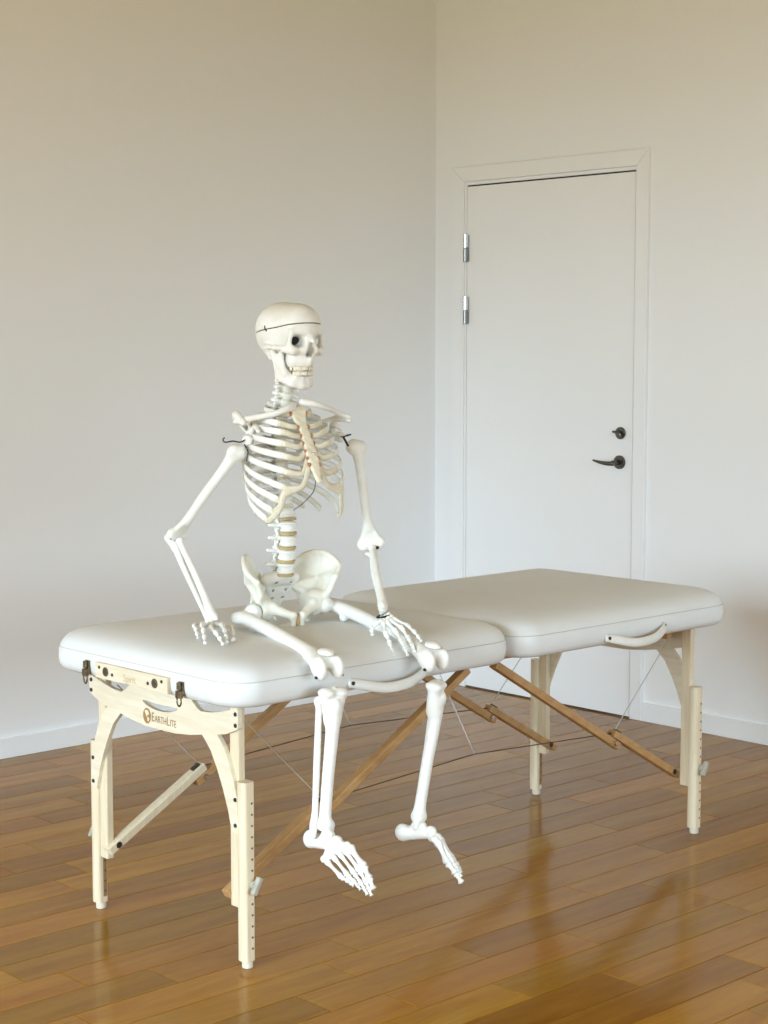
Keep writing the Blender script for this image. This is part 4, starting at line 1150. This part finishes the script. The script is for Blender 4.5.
def build_pelvis(root):
    tilt = math.radians(2)
    x = nrm(F * math.cos(tilt) + U * math.sin(tilt)); z = nrm(U * math.cos(tilt) - F * math.sin(tilt))
    o = O + U * 0.016
    for s in (1, -1):
        b = Blob(o, x, LT, z, k=0.007)
        S = lambda f, l, u: (f, l * s, u)
        ASIS, TUB, TOP, CR, PSIS = S(.046, .116, .068), S(.030, .137, .097), S(-.014, .118, .127), S(-.052, .086, .122), S(-.080, .050, .086)
        SI, NO, B2, B1, AIIS = S(-.058, .042, .046), S(-.044, .062, .012), S(-.020, .082, .012), S(.022, .098, .016), S(.040, .102, .034)
        CT = S(-.022, .109, .064)
        crest = catmull([ASIS, TUB, TOP, CR, PSIS], 15)
        ring = [tuple(q) for q in crest] + [SI, NO, B2, B1, AIIS]
        for p, q in zip(ring, ring[1:] + ring[:1]): b.tri(CT, p, q, 0.0036, k=0.004)
        b.chain([ASIS, TUB, TOP, CR, PSIS], [0.0060, 0.0066, 0.0056, 0.0056, 0.0075]); b.chain([ASIS, AIIS, B1], [0.0050, 0.0055, 0.009], k=0.012)
        b.cap(SI, B2, 0.009, 0.010); b.cap(PSIS, SI, 0.007, 0.010)
        b.ell(S(-.002, .080, .000), (0.034, 0.025, 0.035), k=0.016)
        b.tri(NO, S(.026, .060, .004), S(-.018, .062, -.040), 0.0065)
        b.tri(S(.026, .060, .004), S(-.018, .062, -.040), S(.016, .066, -.026), 0.0065)
        b.cap(S(.012, .074, .002), S(.048, .016, -.024), 0.0165, 0.0095, k=0.012)
        b.cap(S(.049, .0125, -.022), S(.042, .0115, -.046), 0.0085, 0.0075)
        b.cap(S(.042, .013, -.046), S(.002, .048, -.060), 0.0062, 0.0072)
        b.chain([S(-.020, .074, -.012), S(-.026, .066, -.040), S(-.014, .056, -.056)], [0.016, 0.013, 0.0125])
        b.cap(S(-.020, .070, -.01), S(-.045, .060, -.022), 0.008, 0.003)
        b.ell(S(.006, .108, -.006), (0.0265, 0.0265, 0.0265), sub=True, k=0.004)
        hb = b.obj('hip_bone', M['pelvis'], root, 0.0025)
    p = Blob(o, x, LT, z, k=0.004); p.ell((.046, 0, -.037), (0.008, 0.0055, 0.019)); p.obj('pubic_disc', M['joint_tan'], root, 0.002)
    b = Blob(o, x, LT, z, k=0.014)
    b.tri((-.036, -.040, .066), (-.036, .040, .066), (-.078, 0, -.012), 0.009)
    b.ell((-.020, 0, .075), (0.020, 0.025, 0.012))
    b.cap((-.040, -.040, .066), (-.040, .040, .066), 0.014)
    b.cap((-.028, -.02, .066), (-.028, .02, .066), 0.014)
    for f, l, u, r in ((-.058, .030, .044, .012), (-.072, .021, .022, .0105), (-.079, .014, .002, .0092), (-.080, .008, -.014, .0082)): b.cap((f, -l, u), (f, l, u), r)
    b.chain([(-.079, 0, -.02), (-.072, 0, -.036), (-.060, 0, -.046)], [.007, .006, .0045])
    b.chain([(-.058, 0, .075), (-.076, 0, .050), (-.088, 0, .02)], [.006, .006, .005])
    for s in (-1, 1):
        for f, l, u in ((-.045, .022, .056), (-.060, .019, .034), (-.068, .015, .013)): b.cap((f, s * l, u), (f + .03, s * l, u), 0.0036, sub=True, k=0.003)
    b.obj('sacrum', M['bone'], root, 0.0024)
    return

M['joint_tan'] = mottled('tan_joint', (0.50, 0.34, 0.16), (0.42, 0.27, 0.12), 60, 0.5)

def build_skeleton():
    root = empty('skeleton', tuple(V(O[0], O[1], ZT)))
    tag(root, 'white anatomical skeleton model sitting on the near cushion with its legs hanging', 'skeleton')
    build_skull(root); build_spine(root); build_ribs(root); build_pelvis(root)
    Rsh, Rel, Rwr = at(238, 449, 4.42), at(175, 538, 4.48), at(213, 624, 4.40)
    Lsh, Lel, Lwr = at(357, 444, 4.59), at(371, 548, 4.63), at(383.5, 613.5, 4.435)
    build_shoulder(root, -1, Rsh); build_shoulder(root, 1, Lsh)
    build_arm(root, -1, Rsh, Rel, Rwr, RT, RT * 0.70 - FH * 0.71); build_arm(root, 1, Lsh, Lel, Lwr, -RT, -FH * 0.98 + RT * 0.14)
    dtab = lambda py, z=0.7575: None
    def on(px, py, z):                                   # pixel onto a horizontal plane
        d = FWD + RT * (px - 384) / FPX + UPV * (512 - py) / FPX
        return CAM + d * (z - CAM[2]) / d[2]
    zt = ZB + 0.117 + 0.004
    build_hand(root, Rwr + U * -0.002, [at(231, 628, 4.365), at(222, 625, 4.335), at(210.5, 628, 4.315), at(202, 624.5, 4.325), at(194, 625.5, 4.345)],
               [on(233.5, 640, zt), on(227, 643, zt), on(223, 644.5, zt), on(205, 643.5, zt), on(198, 638.5, zt)], 0.006, Rel)
    build_hand(root, at(383, 616, 4.432), [at(371.5, 629, 4.41), at(386, 634, 4.375), at(395.5, 631, 4.375), at(402, 628, 4.38), at(408, 626, 4.39)],
               [at(373.5, 644, 4.40), at(394, 656.5, 4.345), at(408, 656, 4.33), at(415.5, 652.5, 4.325), at(421.5, 641.5, 4.335)], 0.004, Lel)
    # elastic band round the left wrist
    ring = [at(383.5 + 6.5 * math.cos(t), 616 - 1.2 * math.cos(t) + 1.0 * math.sin(t), 4.432 - 0.014 * math.sin(t)) for t in np.linspace(0, 2 * PI, 24)]
    wire('wrist_band', ring, 0.0026, M['black'], root, 40, 8)
    # legs
    Rhip, Rkn, Rtt, Ran = at(253, 613, 4.48), at(330, 665.5, 4.11), at(334, 688, 4.115), at(324, 830, 4.15)
    Lhip, Lkn, Ltt, Lan = at(324, 604, 4.585), at(437, 658, 4.32), at(438, 681, 4.325), at(418, 822, 4.36)
    fr, fl = facing(33), facing(74)
    build_leg(root, -1, Rhip, Rkn, Rtt, Ran, fr, np.cross(fr, U))
    build_leg(root, 1, Lhip, Lkn, Ltt, Lan, fl, LT * 0.6 - np.cross(fl, U) * 0.4)
    # feet (big toe first)
    build_foot(root, at(328, 836, 4.14), at(310.5, 839, 4.19), [at(331, 850, 4.13), at(337, 841, 4.11), at(341, 846, 4.10), at(329, 855, 4.125), at(334, 846, 4.115)],
               [at(349, 846, 4.09), at(343.5, 848.5, 4.092), at(338.5, 852, 4.10), at(333, 856, 4.11), at(325.5, 860, 4.12)],
               [at(364, 867, 4.05), at(360, 871, 4.05), at(354.5, 873.5, 4.055), at(348, 875.5, 4.065), at(342, 877.5, 4.08)],
               [at(373.5, 889.5, 4.02), at(371.8, 896, 4.015), at(367.5, 895, 4.02), at(361, 890, 4.035), at(354, 886, 4.05)], U * 0.8 + fr * 0.3)
    build_foot(root, at(419, 826, 4.355), at(402.5, 832.5, 4.375), [at(425, 832, 4.35), at(431, 831, 4.34), at(433, 837, 4.335)],
               [at(437, 840, 4.315), at(439, 837, 4.325), at(440, 837, 4.335), at(440, 839, 4.345), at(439, 842, 4.355)],
               [at(447.5, 863, 4.295), at(450, 858, 4.30), at(452.5, 858, 4.31), at(454, 861, 4.32), at(454, 864, 4.33)],
               [at(462, 883, 4.28), at(461.5, 877, 4.285), at(461.5, 873, 4.295), at(460.5, 871, 4.305), at(459, 871, 4.315)], U * 0.8 + fl * 0.3)
    return root

build_room()
build_door()
build_table()
build_skeleton()
